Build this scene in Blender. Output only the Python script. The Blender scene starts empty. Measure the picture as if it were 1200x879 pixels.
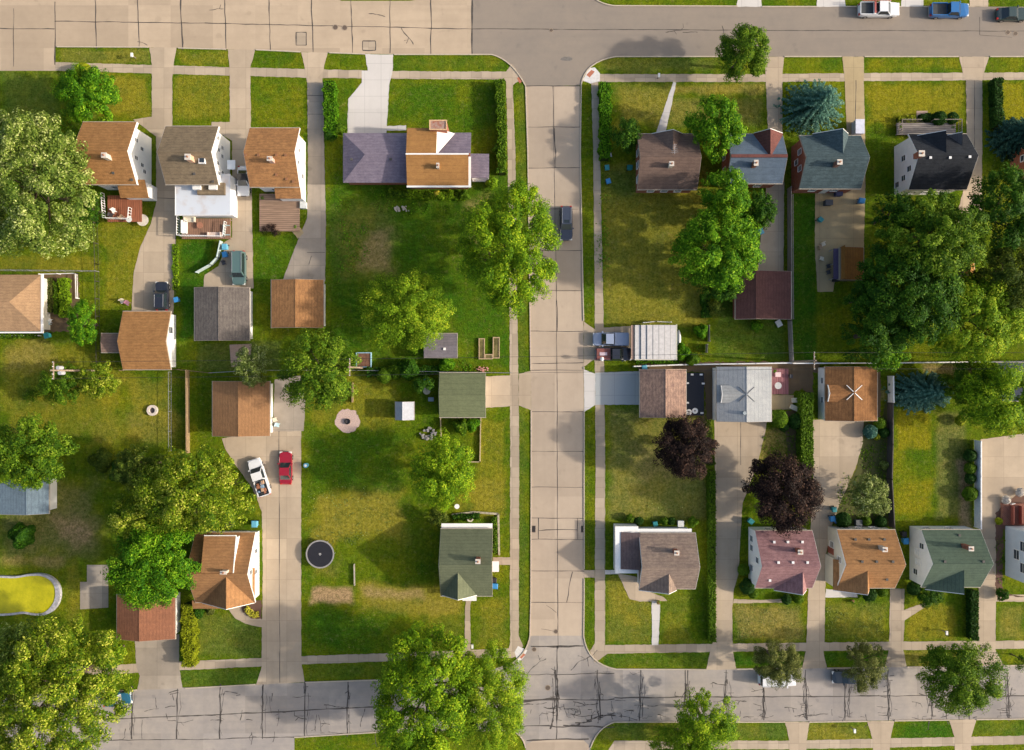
import bpy, bmesh, math, random
import numpy as np
from mathutils import Vector, Matrix
random.seed(7)
RNG = np.random.default_rng(11)
sc = bpy.context.scene
COL = sc.collection
R = math.radians
S, H, CX, CY = 0.125, 112.0, 600.0, 439.5       # ground metres per photo pixel, drone height, point below the drone

def W(px, py, z=0.0):
    k = S*(H-z)/H
    return Vector(((px-CX)*k, (CY-py)*k, z))

# ------------------------------------------------------------------ materials
MATS = {}
class NT:
    def __init__(s, name):
        s.m = bpy.data.materials.new(name); s.m.use_nodes = True
        s.t = s.m.node_tree; s.b = s.t.nodes['Principled BSDF']; s.out = s.t.nodes['Material Output']
        s.tc = s.t.nodes.new('ShaderNodeTexCoord')
    def n(s, kind, **kw):
        x = s.t.nodes.new('ShaderNode'+kind)
        for k, v in kw.items(): setattr(x, k, v)
        return x
    def l(s, a, b): s.t.links.new(a, b)
    def vec(s, scale=(1,1,1), world=False):
        mp = s.n('Mapping'); mp.inputs['Scale'].default_value = scale
        if world:
            g = s.n('NewGeometry'); s.l(g.outputs['Position'], mp.inputs['Vector'])
        else: s.l(s.tc.outputs['Object'], mp.inputs['Vector'])
        return mp.outputs['Vector']
    def noise(s, scale, detail=4, vec=None, rough=.6, world=False):
        x = s.n('TexNoise'); x.inputs['Scale'].default_value = scale; x.inputs['Detail'].default_value = detail
        x.inputs['Roughness'].default_value = rough
        s.l(vec if vec is not None else s.vec(world=world), x.inputs['Vector'])
        return x.outputs['Fac']
    def ramp(s, fac, a, b):
        x = s.n('MapRange'); x.inputs['From Min'].default_value = a; x.inputs['From Max'].default_value = b
        s.l(fac, x.inputs['Value']); return x.outputs['Result']
    def mix(s, fac, a, b, mode='MIX'):
        x = s.n('Mix', data_type='RGBA', blend_type=mode)
        for sock, v in ((x.inputs[0], fac), (x.inputs[6], a), (x.inputs[7], b)):
            if hasattr(v, 'links'): s.l(v, sock)
            elif isinstance(v, (int, float)): sock.default_value = v
            else: sock.default_value = (*v, 1)
        return x.outputs[2]
    def math(s, op, a, b=0.0, c=0.0):
        x = s.n('Math', operation=op)
        for i, v in enumerate((a, b, c)):
            if hasattr(v, 'links'): s.l(v, x.inputs[i])
            else: x.inputs[i].default_value = v
        return x.outputs[0]
    def lines(s, axis, period, width, world=False):
        sp = s.n('SeparateXYZ'); s.l(s.vec(world=world), sp.inputs[0])
        f = s.math('FRACT', s.math('DIVIDE', sp.outputs['XYZ'.index(axis)], period))
        return s.math('LESS_THAN', f, width/period)
    def bump(s, h, strength=.3, dist=.05):
        x = s.n('Bump'); x.inputs['Strength'].default_value = strength; x.inputs['Distance'].default_value = dist
        s.l(h, x.inputs['Height']); s.l(x.outputs[0], s.b.inputs['Normal'])
    def done(s, col, rough=.9, spec=.2, metal=0):
        if hasattr(col, 'links'): s.l(col, s.b.inputs['Base Color'])
        else: s.b.inputs['Base Color'].default_value = (*col, 1)
        s.b.inputs['Roughness'].default_value = rough
        s.b.inputs['Specular IOR Level'].default_value = spec
        s.b.inputs['Metallic'].default_value = metal
        return s.m
def sc3(c, f): return tuple(min(1, x*f) for x in c)

def plain(name, c, rough=.7, spec=.3, metal=0, var=.12, ns=3):
    if name in MATS: return MATS[name]
    t = NT(name); f = t.ramp(t.noise(ns, 5), .3, .7)
    m = t.done(t.mix(f, sc3(c, 1-var), sc3(c, 1+var)), rough, spec, metal)
    MATS[name] = m; return m

def shingle(name, c, axis='x', c2=None, streak=.25, course=.42):
    """asphalt shingles; axis = ridge direction"""
    key = name+axis
    if key in MATS: return MATS[key]
    t = NT(key); c2 = sc3(c2 or sc3(c, .55), .72); c = sc3(c, .74); g_ = sum(c)/3; c = tuple(max(.004, lerp(g_, x, 1.06)) for x in c)
    sx, sy = (1.0, 2.3) if axis == 'x' else (2.3, 1.0)
    tab = t.ramp(t.noise(1.3, 4, t.vec((sx, sy, 2)), .85), .42, .58)
    grit = t.ramp(t.noise(9, 2), .3, .7)
    blot = t.ramp(t.noise(.45, 6, t.vec((1, .5, 1) if axis == 'x' else (.5, 1, 1)), .7), .38, .66)
    run = t.ramp(t.noise(1, 3, t.vec((2.2, .25, 1) if axis == 'x' else (.25, 2.2, 1))), .5, .75)
    col = t.mix(tab, c2, c)
    col = t.mix(t.math('MULTIPLY', grit, .5), col, sc3(c, 1.25))
    col = t.mix(t.math('MULTIPLY', blot, streak*1.5), col, sc3(c2, .7)); col = t.mix(t.math('MULTIPLY', run, .3), col, sc3(c2, .8))
    ln = t.lines('Y' if axis == 'x' else 'X', course, .07)
    col = t.mix(t.math('MULTIPLY', ln, .28), col, sc3(c2, .45))
    t.bump(t.math('ADD', tab, t.math('MULTIPLY', grit, .5)), .35, .03)
    m = t.done(col, .95, .15); MATS[key] = m; return m

def siding(name, c, period=.25, dark=.8):
    if name in MATS: return MATS[name]
    t = NT(name); ln = t.lines('Z', period, .04)
    f = t.ramp(t.noise(1.2, 4), .3, .75)
    col = t.mix(f, sc3(c, .9), c); col = t.mix(t.math('MULTIPLY', ln, .5), col, sc3(c, dark*.6))
    m = t.done(col, .6, .3); MATS[name] = m; return m

def brick(name, c, mortar=(.35, .3, .26)):
    if name in MATS: return MATS[name]
    t = NT(name); b = t.n('TexBrick'); b.inputs['Scale'].default_value = 1
    b.inputs['Brick Width'].default_value = .3; b.inputs['Row Height'].default_value = .11; b.inputs['Mortar Size'].default_value = .012
    b.inputs['Color1'].default_value = (*c, 1); b.inputs['Color2'].default_value = (*sc3(c, .6), 1); b.inputs['Mortar'].default_value = (*mortar, 1)
    sp = t.n('SeparateXYZ'); t.l(t.tc.outputs['Object'], sp.inputs[0]); cb = t.n('CombineXYZ')
    t.l(t.math('ADD', sp.outputs[0], sp.outputs[1]), cb.inputs[0]); t.l(sp.outputs[2], cb.inputs[1]); t.l(cb.outputs[0], b.inputs['Vector'])
    m = t.done(t.mix(t.ramp(t.noise(2, 3), .3, .7), b.outputs['Color'], sc3(c, .8), 'MIX'), .9, .15)
    MATS[name] = m; return m

def boards(name, c, axis='Y', period=.35):
    if name in MATS: return MATS[name]
    t = NT(name); ln = t.lines(axis, period, .06)
    sc_ = {'X': (6, .5, 1), 'Y': (.5, 6, 1), 'Z': (1, 1, 6)}[axis]
    f = t.ramp(t.noise(1, 4, t.vec(sc_)), .3, .7)
    col = t.mix(f, sc3(c, .7), sc3(c, 1.2)); col = t.mix(t.math('MULTIPLY', ln, .7), col, sc3(c, .25))
    m = t.done(col, .8, .2); MATS[name] = m; return m

def concrete(name, c, cell=None, off=(0, 0), tone=.1, stain=.35, joints=None, stainc=None, fine=.15):
    if name in MATS: return MATS[name]
    t = NT(name)
    big = t.ramp(t.noise(.16, 6, world=True, rough=.55), .38, .68)
    mid = t.ramp(t.noise(.9, 6, t.vec((1, 1, 1), True), .7), .35, .7)
    fin = t.ramp(t.noise(14, 3, world=True), .3, .7)
    stainc = stainc or sc3(c, .6)
    col = t.mix(t.math('MULTIPLY', big, stain), c, stainc)
    col = t.mix(t.math('MULTIPLY', mid, stain*.55), col, sc3(stainc, .85))
    col = t.mix(t.math('MULTIPLY', fin, fine), col, sc3(c, 1.3))
    sk = t.ramp(t.noise(1, 4, t.vec((.9, .05, 1) if name != 'avenue_concrete' and 'grey' not in name else (.05, .9, 1), True), .6), .5, .75)
    col = t.mix(t.math('MULTIPLY', sk, stain*.5), col, sc3(stainc, .9))
    pt = t.ramp(t.noise(.45, 2, world=True), .66, .70); col = t.mix(t.math('MULTIPLY', pt, stain*.45), col, sc3(stainc, .75))
    if cell:
        mp = t.n('Mapping'); g = t.n('NewGeometry'); t.l(g.outputs['Position'], mp.inputs['Vector'])
        mp.inputs['Location'].default_value = (off[0], off[1], 0)
        sn = t.n('VectorMath', operation='SNAP'); t.l(mp.outputs[0], sn.inputs[0]); sn.inputs[1].default_value = (cell[0], cell[1], 100)
        wn = t.n('TexWhiteNoise', noise_dimensions='3D'); t.l(sn.outputs[0], wn.inputs['Vector'])
        v = t.math('ADD', t.math('MULTIPLY', wn.outputs['Value'], tone*2), 1-tone)
        vm = t.n('VectorMath', operation='SCALE'); t.l(col, vm.inputs[0]); t.l(v, vm.inputs['Scale']); col = vm.outputs[0]
    if joints:
        j = t.lines('X', joints, .05, True); k = t.lines('Y', joints, .05, True)
        col = t.mix(t.math('MULTIPLY', t.math('MAXIMUM', j, k), .38), col, sc3(c, .3))
    t.bump(fin, .15, .01)
    m = t.done(col, .92, .2); MATS[name] = m; return m

def paint(name, c, rough=.28, metal=0.0):
    if name in MATS: return MATS[name]
    t = NT(name); f = t.ramp(t.noise(2.5, 4), .35, .7)
    m = t.done(t.mix(t.math('MULTIPLY', f, .35), c, tuple(x*.8+.03 for x in c)), rough, .5, metal)
    t.b.inputs['Coat Weight'].default_value = .5
    MATS[name] = m; return m

def leafmat(name, dark, light, transl=.3, hi=None, rough=.6):
    if name in MATS: return MATS[name]
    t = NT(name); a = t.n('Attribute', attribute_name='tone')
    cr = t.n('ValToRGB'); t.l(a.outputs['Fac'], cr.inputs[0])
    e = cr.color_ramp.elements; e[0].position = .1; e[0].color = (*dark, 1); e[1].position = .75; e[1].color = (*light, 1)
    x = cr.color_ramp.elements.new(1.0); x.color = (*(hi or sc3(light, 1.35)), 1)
    t.l(cr.outputs[0], t.b.inputs['Base Color']); t.b.inputs['Roughness'].default_value = rough
    t.b.inputs['Specular IOR Level'].default_value = .1
    tr = t.n('BsdfTranslucent'); t.l(t.mix(.35, cr.outputs[0], sc3(hi or light, 1.2)), tr.inputs['Color'])
    ms = t.n('MixShader'); ms.inputs[0].default_value = transl
    t.l(t.b.outputs[0], ms.inputs[1]); t.l(tr.outputs[0], ms.inputs[2]); t.l(ms.outputs[0], t.out.inputs['Surface'])
    MATS[name] = t.m; return t.m

DTRIM = plain('weathered_trim', (.40,.35,.29), .7, .2)
WHITE = plain('white_trim', (.78, .77, .75), .5, .3, var=.04)
GLASS = plain('window_glass', (.03, .04, .05), .08, .6, var=.2)
TAR = plain('joint_tar', (.075, .066, .06), .8, .2, var=.3)
BARK = plain('bark', (.10, .075, .055), .95, .1, var=.4, ns=5)
DARK = plain('dark_rubber', (.02, .02, .022), .7, .2)
STEEL = plain('galvanised_steel', (.42, .42, .43), .45, .4, .6)
WOODG = boards('weathered_wood', (.26, .22, .18), 'Z', .3)

# ------------------------------------------------------------------ objects
def tag(o, label=None, cat=None, group=None, kind=None):
    if label: o['label'] = label
    if cat: o['category'] = cat
    if group: o['group'] = group
    if kind: o['kind'] = kind
    return o
def empty(name, loc, label, cat, group=None, rz=0):
    o = bpy.data.objects.new(name, None); COL.objects.link(o); o.location = loc; o.rotation_euler = (0, 0, rz)
    o.empty_display_size = .5
    return tag(o, label, cat, group)

class MB:
    def __init__(s): s.v = []; s.f = []; s.mi = []; s.cur = 0
    def add(s, pts, faces):
        b = len(s.v); s.v += [tuple(p) for p in pts]
        for f in faces: s.f.append([b+i for i in f]); s.mi.append(s.cur)
        return s
    def box(s, x0, y0, z0, x1, y1, z1):
        x0, x1 = sorted((x0, x1)); y0, y1 = sorted((y0, y1)); z0, z1 = sorted((z0, z1))
        return s.add([(x0,y0,z0),(x1,y0,z0),(x1,y1,z0),(x0,y1,z0),(x0,y0,z1),(x1,y0,z1),(x1,y1,z1),(x0,y1,z1)],
              [(0,3,2,1),(4,5,6,7),(0,1,5,4),(1,2,6,5),(2,3,7,6),(3,0,4,7)])
    def prism(s, poly, z0, z1):
        n = len(poly)
        return s.add([(x,y,z0) for x,y in poly]+[(x,y,z1) for x,y in poly],
              [tuple(range(n))[::-1], tuple(range(n,2*n))]+[(i,(i+1)%n,n+(i+1)%n,n+i) for i in range(n)])
    def sheet(s, poly, z): return s.add([(x,y,z) for x,y in poly], [tuple(range(len(poly)))])
    def cyl(s, cx, cy, z0, z1, r0, r1=None, n=16):
        r1 = r0 if r1 is None else r1
        p = [(cx+r0*math.cos(2*math.pi*i/n), cy+r0*math.sin(2*math.pi*i/n), z0) for i in range(n)]
        p += [(cx+r1*math.cos(2*math.pi*i/n), cy+r1*math.sin(2*math.pi*i/n), z1) for i in range(n)]
        return s.add(p, [tuple(range(n))[::-1], tuple(range(n,2*n))]+[(i,(i+1)%n,n+(i+1)%n,n+i) for i in range(n)])
    def tube(s, a, b, r0, r1=None, n=6):
        r1 = r0 if r1 is None else r1
        a = Vector(a); b = Vector(b); d = (b-a).normalized(); u = d.orthogonal().normalized(); w = d.cross(u)
        p = []
        for c, r in ((a, r0), (b, r1)):
            p += [tuple(c+u*(r*math.cos(2*math.pi*i/n))+w*(r*math.sin(2*math.pi*i/n))) for i in range(n)]
        return s.add(p, [tuple(range(n))[::-1], tuple(range(n,2*n))]+[(i,(i+1)%n,n+(i+1)%n,n+i) for i in range(n)])
    def ring(s, cx, cy, z0, z1, ri, ro, n=28, ay=1.0):
        p = []
        for z in (z0, z1):
            for r in (ri, ro): p += [(cx+r*math.cos(2*math.pi*i/n), cy+ay*r*math.sin(2*math.pi*i/n), z) for i in range(n)]
        f = []
        for i in range(n):
            j = (i+1) % n
            f += [(i,n+i,n+j,j)[::-1], (2*n+i,3*n+i,3*n+j,2*n+j), (n+i,n+j,3*n+j,3*n+i), (i,j,2*n+j,2*n+i)[::-1]]
        return s.add(p, f)
    def extr(s, prof, a0, a1, axis):
        n = len(prof); mk = (lambda a, q: (a, q[0], q[1])) if axis == 'x' else (lambda a, q: (q[0], a, q[1]))
        return s.add([mk(a0, q) for q in prof]+[mk(a1, q) for q in prof],
              [tuple(range(n))[::-1], tuple(range(n,2*n))]+[(i,(i+1)%n,n+(i+1)%n,n+i) for i in range(n)])
    def build(s, name, mats, parent=None, local=False, smooth=False, fix=True):
        me = bpy.data.meshes.new(name)
        off = parent.location if (parent is not None and not local) else Vector()
        p = parent
        while p is not None and p.parent is not None and not local: off = off+p.parent.location; p = p.parent
        me.from_pydata([(x-off[0], y-off[1], z-off[2]) for x, y, z in s.v], [], s.f)
        if not isinstance(mats, (list, tuple)): mats = [mats]
        for m in mats: me.materials.append(m)
        if len(mats) > 1: me.polygons.foreach_set('material_index', s.mi)
        if fix:
            bm = bmesh.new(); bm.from_mesh(me); bmesh.ops.recalc_face_normals(bm, faces=bm.faces); bm.to_mesh(me); bm.free()
        if smooth: me.polygons.foreach_set('use_smooth', [True]*len(me.polygons))
        o = bpy.data.objects.new(name, me); COL.objects.link(o)
        if parent is not None: o.parent = parent
        return o

def at_root(o, label, cat, group=None, loc=None):
    """give a one-mesh thing its base as origin"""
    me = o.data; n = len(me.vertices); c = np.empty(n*3); me.vertices.foreach_get('co', c); c = c.reshape(-1, 3)
    l = loc if loc is not None else Vector(((c[:,0].min()+c[:,0].max())/2, (c[:,1].min()+c[:,1].max())/2, 0))
    c -= np.array(l); me.vertices.foreach_set('co', c.ravel()); o.location = l; me.update()
    return tag(o, label, cat, group)

def up(o):
    for p in o.data.polygons:
        if p.normal.z < 0: p.flip()
    return o

# ------------------------------------------------------------------ ground
def lerp(a, b, t): return a+(b-a)*t
def smooth(t): t = np.clip(t, 0, 1); return t*t*(3-2*t)
# (x0,y0,x1,y1, feather px, dry, lush, bare)
BLOBS = [
 (383,200,600,432,10,-.35,.55,0),(385,235,470,330,25,.55,-.3,.12),(420,262,462,318,14,.2,0,.42),(540,230,575,300,18,.4,-.3,.3),
 (705,190,832,385,8,.55,-.4,.12),(705,195,760,240,20,-.6,.5,0),(842,200,860,300,10,-.3,.5,0),(835,345,922,424,8,-.1,.45,.05),(926,228,956,425,4,-.6,.9,0),
 (711,475,832,612,10,.15,.1,.22),(740,520,800,570,25,.2,0,.15),(710,672,765,756,8,.45,0,.1),(773,690,812,756,12,.35,0,.05),
 (0,400,145,520,18,.5,-.1,.05),(0,395,60,440,20,.4,0,.2),(145,434,210,520,16,.45,-.05,.08),(100,480,220,528,18,.35,0,.05),
 (0,560,120,660,25,-.2,.35,.28),(60,600,110,640,20,.3,0,.5),(75,640,98,760,10,.5,0,.05),(0,650,75,665,8,.5,0,.3),
 (355,430,470,505,20,.45,-.2,.05),(356,505,470,580,14,-.4,.5,0),(362,570,480,640,22,.95,-.6,.12),(362,655,400,680,10,.4,0,.1),
 (355,712,470,768,16,-.25,.55,0),(418,682,550,722,12,.8,-.4,.12),(425,688,500,704,9,.4,0,.45),(363,686,415,708,7,.2,0,1),(555,490,594,600,8,.65,-.3,.04),(532,560,594,610,12,.6,-.3,.05),(556,700,596,762,10,.45,-.1,.05),
 (500,700,545,760,10,.45,0,.05),(607,100,616,760,2,-.1,.3,.05),(456,93,590,150,16,-.1,.35,0),(456,93,500,120,14,.2,0,0),
 (120,240,180,360,10,.55,-.2,.04),(0,300,115,318,4,.5,-.1,.05),(203,86,271,143,8,.5,-.1,.05),(294,90,360,148,18,.25,.2,0),(112,86,178,140,10,.75,-.3,.06),
 (0,80,70,170,14,-.2,.45,.08),(210,282,250,400,8,-.6,.85,0),(298,272,350,330,10,-.4,.6,0),(230,400,330,436,6,-.4,.5,.12),
 (1013,94,1133,150,12,.85,-.3,.02),(1172,94,1202,150,6,1,-.5,0),(1050,478,1092,530,8,1,-.4,0),(1046,560,1096,606,12,.7,0,0),(1095,480,1135,610,8,-.1,.35,.22),(1122,540,1140,620,6,0,0,.7),
 (860,708,944,752,10,.5,0,.28),(967,705,1041,752,10,.35,.1,.1),(1060,705,1120,752,8,.8,-.2,.05),(1168,706,1202,751,8,.5,0,.15),
 (720,97,790,152,14,.6,-.2,.15),(785,97,898,112,6,.75,-.3,.2),(785,112,898,150,10,.2,.1,.18),(960,67,985,85,6,-.1,.4,0),(1014,67,1126,84,8,.45,0,0),
 (70,56,178,76,6,.5,-.1,.12),(210,58,268,78,6,.5,0,.05),(295,62,357,82,8,.2,.2,0),(462,65,592,84,8,.15,.2,.02),(700,66,842,86,8,.05,.1,.12),
 (230,720,306,772,8,-.1,.35,.1),(212,785,306,805,4,-.1,.45,.05),(356,775,460,798,8,-.1,.4,.03),(706,766,830,782,4,-.2,.5,.03),(858,764,944,782,4,-.5,.7,0),(966,764,1041,782,4,-.5,.7,0),
 (1059,764,1140,782,5,.3,0,.15),(706,848,920,866,5,0,.4,.08),(948,848,1018,868,5,.4,0,.1),(1047,848,1117,866,5,-.2,.6,0),(1140,846,1202,862,5,-.1,.5,.03),
 (960,455,1040,470,6,0,.2,.4),(1080,425,1140,440,6,.3,0,.5),(985,540,1010,600,8,.3,0,.1),(890,500,925,550,8,.6,-.2,.35),(370,100,420,150,6,-.2,.35,0)]
# mulch, packed earth and other bare soil: (poly, feather)
def build_ground():
    xs = np.concatenate([[-1600,-600,-250,-140,-95], np.arange(-80, 80.01, .4), [95,140,250,600,1600]])
    ys = np.concatenate([[-1600,-600,-250,-120,-75], np.arange(-60, 60.01, .4), [75,120,250,600,1600]])
    X, Y = np.meshgrid(xs, ys); px = X/S+CX; py = CY-Y/S
    a = [np.zeros_like(X) for _ in range(3)]
    # wobble so that patches keep an uneven edge
    wob = sum(np.sin(px*f+q)*np.cos(py*g+w)*m for f, g, q, w, m in ((.11,.13,1,2,3.5),(.23,.19,0,4,2.5),(.41,.37,2,1,1.6),(.05,.07,5,3,5)))
    for x0, y0, x1, y1, fe, dr, lu, ba in BLOBS:
        d = np.minimum(np.minimum(px-x0, x1-px), np.minimum(py-y0, y1-py))+wob*(fe/18)
        k = smooth(d/fe+.5 if fe < 6 else d/fe+.15)
        for q, v in zip(a, (dr, lu, ba)): q += v*k
    nx, ny = len(xs), len(ys)
    idx = np.arange(nx*ny).reshape(ny, nx)
    f = np.stack([idx[:-1,:-1], idx[:-1,1:], idx[1:,1:], idx[1:,:-1]], -1).reshape(-1, 4)
    me = bpy.data.meshes.new('ground')
    me.from_pydata(np.stack([X.ravel(), Y.ravel(), np.zeros(nx*ny)], 1).tolist(), [], f.tolist())
    for nm, arr in zip(('dry', 'lush', 'bare'), a):
        at = me.attributes.new(nm, 'FLOAT', 'POINT'); at.data.foreach_set('value', np.clip(arr, -1, 1).ravel().astype(np.float32))
    t = NT('lawn_grass')
    at = {k: t.n('Attribute', attribute_name=k).outputs['Fac'] for k in ('dry', 'lush', 'bare')}
    n1 = t.ramp(t.noise(.12, 6, world=True), .40, .62); n2 = t.ramp(t.noise(.7, 6, world=True, rough=.75), .3, .7)
    n3 = t.ramp(t.noise(1.7, 6, world=True, rough=.9), .40, .62); n4 = t.ramp(t.noise(4.2, 3, world=True, rough=.8), .38, .62)
    st = t.ramp(t.noise(1.0, 3, t.vec((2.2, .12, 1), True)), .35, .65)
    n0 = t.ramp(t.noise(.2, 5, world=True, rough=.65), .42, .62)
    base = t.mix(n1, (.062, .118, .004), (.135, .165, .007))
    base = t.mix(t.math('MULTIPLY', st, .4), base, (.12, .165, .006))
    dryf = t.math('ADD', t.math('MULTIPLY', at['dry'], 1.15), t.math('MULTIPLY', t.math('SUBTRACT', t.math('ADD', n2, n0), .9), .5)); dryf.node.use_clamp = True
    base = t.mix(dryf, base, (.215, .20, .009))
    lu = t.math('ADD', at['lush'], t.math('MULTIPLY', t.math('SUBTRACT', t.math('ADD', n2, t.math('SUBTRACT', 1.0, n0)), 1.0), .5)); lu.node.use_clamp = True
    base = t.mix(t.math('MULTIPLY', lu, .9), base, (.028, .105, .006))
    dk = t.ramp(t.noise(.33, 6, world=True, rough=.7), .50, .64); base = t.mix(t.math('MULTIPLY', dk, .4), base, (.032, .085, .005))
    mw = t.n('TexWave', bands_direction='X'); mw.inputs['Scale'].default_value = .42; mw.inputs['Distortion'].default_value = 2.5; mw.inputs['Detail'].default_value = 3
    t.l(t.vec(world=True), mw.inputs['Vector']); base = t.mix(t.math('MULTIPLY', mw.outputs['Fac'], .15), base, (.04, .085, .004))
    n5 = t.ramp(t.noise(1.3, 5, world=True, rough=.7), .54, .72); n6 = t.ramp(t.noise(.5, 7, world=True, rough=.8), .60, .68)
    ba = t.math('MULTIPLY', t.math('ADD', at['bare'], t.math('ADD', t.math('MULTIPLY', n5, .16), t.math('MULTIPLY', n6, .22))), t.math('ADD', t.math('MULTIPLY', n3, .7), .7)); ba.node.use_clamp = True
    base = t.mix(ba, base, (.34, .23, .12))
    g = t.math('ADD', t.math('ADD', t.math('MULTIPLY', n3, .62), t.math('MULTIPLY', n4, .46)), .50)
    vm = t.n('VectorMath', operation='SCALE'); t.l(base, vm.inputs[0]); t.l(g, vm.inputs['Scale']); base = vm.outputs[0]
    wd = t.math('MULTIPLY', t.ramp(t.noise(3.0, 3, world=True, rough=.7), .60, .68), t.ramp(t.noise(.16, 4, world=True), .45, .62))
    base = t.mix(t.math('MULTIPLY', wd, .5), base, (.30, .27, .08))
    t.bump(t.math('ADD', n4, n3), .6, .07)
    me.materials.append(t.done(base, 1, .05))
    o = bpy.data.objects.new('ground', me); COL.objects.link(o); tag(o, kind='structure')
build_ground()

# ------------------------------------------------------------------ paved surfaces (all sheets, 4 mm steps)
CONC_ST = concrete('street_concrete', (.435,.35,.268), cell=(6.0,6.0), off=(-6.25+6,-0.2), tone=.11, stain=.3)
CONC_ST2 = concrete('avenue_concrete', (.445,.35,.253), cell=(6.2,6.25), off=(.4,2.1), tone=.09, stain=.35)
ASPH = concrete('worn_grey_concrete', (.265,.222,.18), stain=.4, stainc=(.19,.168,.15))
CONC_OLD = concrete('cracked_grey_concrete', (.37,.325,.28), cell=(6.15,5.5), off=(2.2,3), tone=.12, stain=.7, stainc=(.23,.215,.215))
CONC_WALK = concrete('footpath_concrete', (.43,.35,.262), cell=(1.5,1.5), tone=.13, stain=.4, joints=1.5)
CONC_DRV = concrete('driveway_concrete', (.455,.365,.268), cell=(3,3), tone=.09, stain=.4, joints=3.0)
CONC_WHT = concrete('new_pale_concrete', (.56,.53,.50), cell=(3,3), tone=.03, stain=.15, joints=2.4)
CONC_GRY = concrete('old_driveway_concrete', (.38,.325,.265), cell=(4,4), tone=.12, stain=.6, joints=4.0)
CONC_BLU = concrete('bluish_driveway_concrete', (.36,.38,.385), stain=.15, joints=3)
CONC_TAN = concrete('tan_yard_concrete', (.42,.33,.19), stain=.5, stainc=(.26,.2,.12), joints=5)
DIRT = concrete('bare_earth', (.40,.28,.17), stain=.6, stainc=(.22,.16,.08), fine=.4)
SOIL = concrete('brown_soil', (.17,.115,.065), stain=.6, fine=.3)
KERB = plain('kerb_concrete', (.48,.41,.32), .9, .1)

def sheet(name, px, z, m):
    if name in ('driveway', 'footpath', 'front_path', 'soil_bed', 'earth_patch', 'gravel_circle'):
        k_ = .35 if name in ('driveway', 'footpath', 'front_path') else 1.2; q_ = []
        for (a, b), (c, d) in zip(px, px[1:]+px[:1]):
            L_ = math.hypot(c-a, d-b); n = int(L_/(3.5 if k_ < 1 else 2.5)) if L_ < 900 else 1; q_.append((a, b))
            for i in range(1, n): q_.append((lerp(a,c,i/n)+random.uniform(-k_,k_), lerp(b,d,i/n)+random.uniform(-k_,k_)))
        px = q_
    mb = MB(); mb.sheet([tuple(W(a, b)[:2]) for a, b in px], z)
    o = mb.build(name, m, fix=False); up(o); return tag(o, kind='structure')
def arc(cx, cy, r, a0, a1, n=10):
    return [(cx+r*math.cos(R(lerp(a0, a1, i/n))), cy-r*math.sin(R(lerp(a0, a1, i/n)))) for i in range(n+1)]
def bez(p0, p1, p2, n=8):
    return [((1-t)**2*p0[0]+2*t*(1-t)*p1[0]+t*t*p2[0], (1-t)**2*p0[1]+2*t*(1-t)*p1[1]+t*t*p2[1]) for t in [i/n for i in range(n+1)]]

SEG = []                                      # kerb lines
cl = bez((576,64), (600,70), (616,101))       # corner curves
cr = bez((681,100), (685,72), (722,66.5))
topleft_low = [(65,83),(65,55),(176,55.5),(300,58.5),(384,62),(480,64),(553,64)]
o = sheet('avenue_road', [(-1400,0),(-1400,83),(0,83)]+topleft_low+[(553,-1),(495,-1),(480,1),(400,1),(392,-3),(-1400,-8)], .004, CONC_ST2)
o = sheet('grey_avenue_road', [(553,64),(576,64)]+cl+[(616,101),(681,100)]+cr+[(1200,66.5),(2600,66.5),(2600,8),(1200,8),(722,7)]+bez((720,7),(703,5),(694,-4))+[(694,-900),(620,-900),(620,-1),(553,-1)], .008, ASPH)
o = sheet('cross_street_road', [(616,101),(618.5,180),(621,360),(622.3,440),(622.5,528),(622,704),(621.5,745),(620,758),(685,756),(684,745),(684.5,704),(684.5,528),(684,440),(683.5,360),(680,180),(679.5,101)], .004, CONC_ST)
jl = bez((621,745), (618,765), (600,777)); jr = bez((684,745), (688,778), (722,784))
low = [(-1400,915),(-1400,830),(0,817),(140,809),(300,802),(350,799.5),(450,796),(600,777)]+jl[::-1]
o = sheet('back_street_road', [(-1400,915),(-1400,826),(0,815),(140,809),(300,802),(450,796.5),(560,790)]+jl[::-1]+jr+[(840,784.5),(1200,779.5),(2600,770),(2600,830),(1200,842),(960,845.5),(722,846)]
          +bez((720,846),(700,852),(692,876))+[(690,1700),(616,1700),(616,876)]+bez((616,876),(612,858),(596,856))+[(440,858),(345,864),(345,1700),(-1400,1700)], .006, CONC_OLD)
o = sheet('south_street_road', [(617,872),(625,868),(640,866),(682,866),(690,873),(690,1700),(617,1700)], .012, CONC_ST)

# kerbs
def ribbon(mb, pts, w, z, jit=0):
    P = [W(a, b) for a, b in pts]
    L = []; Rr = []
    for i, p in enumerate(P):
        d = (P[min(i+1, len(P)-1)]-P[max(i-1, 0)]); d.z = 0
        if d.length < 1e-6: d = Vector((1,0,0))
        d.normalize(); nrm = Vector((-d.y, d.x, 0)); ww = w*(1+random.uniform(-jit, jit))/2
        L.append((p.x+nrm.x*ww, p.y+nrm.y*ww, z)); Rr.append((p.x-nrm.x*ww, p.y-nrm.y*ww, z))
    n = len(P); mb.add(L+Rr, [(i, i+1, n+i+1, n+i) for i in range(n-1)])
def wall_line(mb, pts, w, z0, z1):
    for a, b in zip(pts[:-1], pts[1:]):
        A = W(*a); B = W(*b); d = (B-A); d.normalize(); n_ = Vector((-d.y, d.x, 0))*w/2
        mb.prism([(A.x+n_.x, A.y+n_.y), (A.x-n_.x, A.y-n_.y), (B.x-n_.x, B.y-n_.y), (B.x+n_.x, B.y+n_.y)], z0, z1)
kb = MB()
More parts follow.
